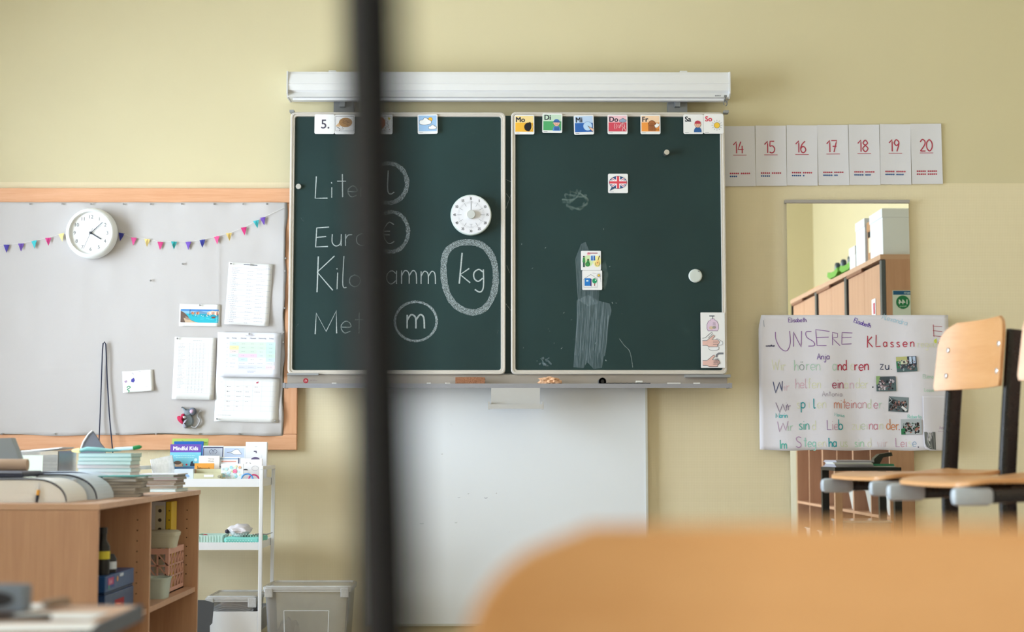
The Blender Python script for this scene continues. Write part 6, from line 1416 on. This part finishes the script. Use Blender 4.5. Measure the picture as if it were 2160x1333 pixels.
for k in range(520):
    x, y, z = random.uniform(-w_ * .8, w_ * .8), random.uniform(.03, .27), random.uniform(.0, 1) ** .7 * (.09 + .015 * math.sin(k)); 
    if z < .03 and random.random() < .7: z += .04
    a_ = [V(random.uniform(-.02, .02), random.uniform(-.02, .02), random.uniform(-.012, .012)) for _ in range(3)]; m_.add([V(x, y, z + .014) + q for q in a_], [(0, 1, 2)]); m_.cur = random.choice((0, 1, 2, 3))
o = m_.build('paper_scraps', [M('8a86b0', .8), M('b4a8c4', .8), M('6f7ca8', .8), M('c4bcc8', .8)], loc=bx.location); tag(o, 'heap of lilac and blue paper scraps inside the large clear box', 'scraps'); o['kind'] = 'stuff'
t = thing('felt_bag', 'brown grey bag slumped inside the large clear box', 'bag', (bx.location.x - w_ * .52, 7.0, .10)); MB().blob((0, 0, .02), (.05, .08, .075), jit=.5, fr=2, seed=3).build('body', M('9a9086', .95), t, smooth=True)
bx, w_, h = clear_box('storage_box', 'low clear box of papers on the bottom trolley tray', 436, 538, 1257, 6.90, SZ3, .30, win=False)
for k in range(9):
    m_ = MB(); pts = smooth_pts([(-w_ * .75, .0), (-w_ * .3, .010 + k * .0005), (w_ * .2, .012), (w_ * .75, .0)], 4); m_.prism([(a_, b_) for a_, b_ in pts] + [(a_, b_ + .004) for a_, b_ in pts[::-1]], .03, .25, 'y')
    o = m_.build('paper_sheaf', M(random.choice(['d8dade', 'c4c8ce', 'e4e4e6']), .8), loc=(bx.location.x, 6.9, SZ3 + .03 + k * .009)); tag(o, 'curved paper sheaf, %s in the low clear box' % ('lowest', 'second lowest', 'third lowest', 'fourth lowest', 'middle one', 'fourth from the top', 'third from the top', 'second from the top', 'topmost')[k], 'paper', 'papers in the low clear box')
t = thing('grey_folder', 'dark grey card folder leaning on the trolley beside the cabinet', 'folder', (P(437, 1300, 6.80).x, 6.80, .001), (R(-3), 0, R(10)))
hh = P(437, 1266, 6.80).z; MB().prism([(-.06, 0), (-.06, hh), (-.01, hh - .002), (.028, hh - .014), (.022, hh - .10), (.012, hh - .11), (.016, 0)], 0, .012, 'y').build('board', M('5c6168', .8), t)

# ------------------------------------------------------------------ the far side of the room, seen in the mirror
random.seed(31)
SX, SY1, DW, SH, SD = 2.30, 5.22, .99, 2.12, .62      # front plane, near end, bay width, height, depth
ZM = 1.0
for k in range(3):
    y1 = SY1 - k * DW - k * .001; y0 = y1 - DW
    t = thing('tall_cabinet', 'tall beech cabinet with door above open pigeonholes, %s in the mirror' % ('closest', 'middle one', 'farthest')[k], 'cabinet', (SX, (y0 + y1) / 2, 0), (0, 0, 0), 'row of tall cabinets'); hw = DW / 2
    wd = wood('cabinet_beech', 'c99a7c', 'b98a6c', 'z', 4) if k == 0 else wd
    MB().box(0.02, SD, hw - .018, hw, 0, SH - .03).build('side_panel', wd, t); MB().box(0.02, SD, -hw, -hw + .018, 0, SH - .03).build('side_panel', wd, t)
    MB().box(-.012, SD, -hw, hw, SH - .03, SH).build('top_board', CABT, t); MB().box(SD - .01, SD, -hw + .018, hw - .018, .05, SH - .03).build('back_panel', M('8a6044', .6), t)
    MB().box(.025, SD - .01, -hw + .018, hw - .018, ZM - .02, ZM).build('middle_board', wd, t); MB().box(.025, SD - .01, -hw + .018, hw - .018, .05, .07).build('bottom_board', wd, t)
    for q in (-1, 1):
        d_ = MB().box(.002, .018, (0 if q > 0 else -hw + .05) + .003, (hw - .05 if q > 0 else 0) - .001, ZM + .004, SH - .05).build('door', wd, t)
        MB().box(-.006, .002, (.0 if q > 0 else -.012), (.012 if q > 0 else 0), 1.4, 1.52).build('grip', M('6c6e74', .4), d_) if False else None
    MB().box(-.006, .018, hw - .048, hw - .001, ZM + .004, SH - .035).build('grip_strip', M('565b62', .4, .3), t); MB().box(-.006, .018, -hw + .001, -hw + .024, ZM + .004, SH - .035).build('grip_strip', M('2e3034', .4, .3), t)
    MB().box(-.014, .0, -hw + .06, 0, SH - .052, SH - .031).build('rail_lip', M('8a5c44', .5), t)
    for q in (0,): MB().box(.02, SD - .012, q - .009, q + .009, .071, ZM - .021).build('divider', wd, t)
    for z in (.52,): 
        for (a, b) in ((-hw + .019, -.0095), (.0095, hw - .019)): MB().box(.02, SD - .012, a, b, z, z + .018).build('shelf_board', wd, t)
    for j, (a, b) in enumerate(((-hw + .05, -.04), (.04, hw - .05))):
        tubw = (b - a) / 2; tub('white_bin', 'white plastic bin in the %s pigeonhole of the %s tall cabinet' % (('inner', 'outer')[j], ('closest', 'middle', 'farthest')[k]), 'bin', (SX + .25, (y0 + y1) / 2 + (a + b) / 2, .0705), .20, tubw * .8, .26, M('d8d8d6', .5), group='white bins in the pigeonholes')
        if k < 2: tub('white_bin', 'white plastic bin on the shelf of the %s tall cabinet, %s pigeonhole' % (('closest', 'middle')[k], ('inner', 'outer')[j]), 'bin', (SX + .22, (y0 + y1) / 2 + (a + b) / 2, .5385), .17, tubw * .5, .14, M('dcdcda', .5), group='white bins in the pigeonholes')
WB = M('e4e6ea', .6, name='white_carton')
def carton(y0, y1, x0, x1, h, label, mat, slot=None, lidh=.055, lab=None):
    t = thing('archive_box', label, 'archive box', (x0, (y0 + y1) / 2, SH + .0006), group='archive boxes on the cabinets'); hw = (y1 - y0) / 2; dx = x1 - x0
    MB().box(0.004, dx - .004, -hw + .004, hw - .004, 0, h - .002, .001).build('carton', mat, t); MB().box(0, dx, -hw, hw, h - lidh, h, .002).build('lid', mat, t)
    if slot: MB().box(-.0002, .004, -.04, .04, h * .62, h * .62 + .035, .001).build('hand_hole', M('241a12', .8), t)
    if lab: o = MB().box(.0022, .0038, -.035, .035, h * .25, h * .60).build('label', M(lab, .7), t)
    return t
SLB = SY1 - .02
carton(4.86, 5.19, SX + .01, SX + .40, .285, 'largest white archive box on the tall cabinets', WB)
o = carton(4.70, 4.845, SX + .03, SX + .38, .265, 'brown cardboard archive box beside the large white box', M('b88a60', .7), True, .06, 'e8e0c0')
carton(4.42, 4.68, SX + .02, SX + .38, .30, 'second white archive box beyond the brown one', WB)
carton(4.22, 4.40, SX + .02, SX + .30, .16, 'low white box at the end of the archive row', M('e6e2de', .6))
for k, (y, lab) in enumerate(((3.92, 'green roller board lying wheels up, nearer the white boxes'), (3.50, 'green roller board lying wheels up, farther from the white boxes'))):
    t = thing('roller_board', lab, 'roller board', (SX + .16, y, SH + .0006), (0, 0, 0), 'green roller boards'); GG = M('6aa83c', .5, name='green_plastic')
    MB().prism([(-.18, .07), (-.10, .045), (.10, .045), (.18, .07), (.16, .10), (.06, .085), (-.06, .085), (-.16, .10)], -.1, .1, 'x').build('deck', GG, t, rot=(0, 0, 0)); MB().box(-.08, .08, -.12, .12, 0, .045, .01).build('tray', M('3c7a2c', .5), t)
    for q in (-1, 1): MB().lathe([(.035, -.015), (.04, -.01), (.04, .01), (.035, .015)], 24, 'x', (-.04, q * .10, .125)).build('wheel', M('3a4450', .4), t, smooth=True); MB().lathe([(.018, -.017), (.018, .017)], 16, 'x', (-.04, q * .10, .125)).build('hub', M('9aa4ac', .4), t)
o = MB().box(0, .26, -.2, .2, 0, .02, .004).build('orange_tray', M('e8a05c', .5), loc=(SX + .02, 3.0, SH + .0006)); tag(o, 'flat orange tray lying on the farthest tall cabinet', 'tray')
# notice on the end panel and small flag sheet on the door
t = thing('emergency_notice', 'white notice with emergency numbers 133 and 144 on the cabinet end', 'notice', (2.507, SY1 + .0006, 1.74)); t.rotation_euler = (0, 0, PI)
# its print faces +y, towards the mirror
MB().box(-.15, .15, -.001, 0, -.24, .16).build('sheet', M('d4ddd4', .6), t)
J = Ink(0, 0, .001, y=-.0016); J.rect(-146, -157, 146, -133, '1f5a86', 0); J.text('Notrufnummern', 0, -139, 24, 'c8e0e8', 1, .01, 'c')
for (x, c, n, s_) in ((88, '1f7a4a', '144', 'Rettung'), (-6, '1f5a94', '133', 'Polizei'), (-98, 'b03040', '122', 'Feuerwehr')): J.disc(x, -88, 41, c, 0, n=32); J.text(n, x, -76, 42, 'eef4f0', 1, .015, 'c'); J.text(s_, x, -60, 13, 'd0e4d8', 1, 0, 'c')
J.ring(70, 8, 36, 10, 2, '88b4b0', 0); lines(J, -120, 120, 6, '7a9a98', 3, layer=1); lines(J, -120, 120, 22, '5a6a6c', 3, layer=1); lines(J, -120, 60, 44, '7a8a8c', 3, layer=1); lines(J, -120, 100, 66, '8a9a9c', 3, layer=1)
J.build('print', t)
t = thing('flag_sheet', 'white sheet with red and blue fields on a cabinet door', 'sign', (SX - .0012, 4.98, 1.75), (0, 0, -PI / 2)); MB().box(-.05, .05, 0, .001, -.25, .12).build('sheet', PAPER, t)
J = Ink(0, 0, .001, y=-.0004); J.rect(-36, -95, 6, -25, 'c04050').rect(-36, 0, 0, 60, '2c5aa0').rect(8, -95, 34, -25, 'e8e8f0').rect(-36, 80, 10, 150, 'c8ccd8'); J.build('print', t)
# sideboard with papers, green punch and clear boxes
t = thing('side_table', 'narrow black and beech table with paper pile, seen in the mirror', 'table', (1.90, 5.45, 0)); 
TT = .84
MB().box(0, .38, -.2, .2, TT - .02, TT).build('tabletop', BLACK, t)
for a_ in (0.0, .34):
    for b_ in (-.2, .16): MB().box(a_, a_ + .04, b_, b_ + .04, 0, TT - .021).build('leg', CABW if b_ > 0 and a_ == 0 else BLACK, t)
MB().box(0.04, .34, -.18, .18, .30, .32).build('shelf_board', CABW, t)
o = None
for k in range(7):
    o = MB().box(0, .22, -.15, .15, 0, .005).build('loose_paper', M(random.choice(['e8e8e0', 'd8d8dc', 'e4e4ea', 'b8b4c0']), .8), loc=(1.905 + random.uniform(0, .01), 5.45, TT + .0006 + k * .0056), rot=(0, 0, R(random.uniform(-3, 3)))); tag(o, 'loose paper, %s in the pile on the narrow table' % ('lowest', 'second', 'third', 'fourth', 'fifth', 'sixth', 'topmost')[k], 'paper', 'paper pile on the narrow table')
t = thing('hole_punch', 'green and black hole punch beside the paper pile', 'hole punch', (2.20, 5.52, TT + .0006), (0, 0, 0)); GP = M('2f8a6a', .4)
MB().box(-.07, .06, -.05, .05, 0, .018, .004).build('base', GP, t, smooth=True); MB().prism([(-.06, .018), (-.05, .05), (-.02, .075), (.05, .085), (.055, .065), (.0, .055), (-.02, .018)], -.035, .035, 'y').build('lever', M('1c2422', .4), t); MB().box(-.075, .065, -.052, .052, -.0, .006).build('tray', M('c0c4c0', .5), t)
for k, (zz, hh, lab) in enumerate(((.001, .27, 'clear lidded box, bottom one under the narrow table'), (.3206, .20, 'clear lidded box on the shelf of the narrow table'))):
    t = thing('storage_box', lab, 'storage box', (1.955, 5.28 + .02, zz)); 
    MB().box(0, .27, 0, .3, 0, .002).box(0, .003, 0, .3, .002, hh).box(.267, .27, 0, .3, .002, hh).box(.003, .267, .297, .3, .002, hh).box(.003, .267, 0, .003, .002, hh).build('tub', CLEAR, t); MB().box(-.008, .278, -.008, .308, hh + .0005, hh + .014, .003).build('lid', MILK, t); MB().box(.09, .18, .301, .306, hh * .3, hh * .8, .003).build('clasp', MILK, t)
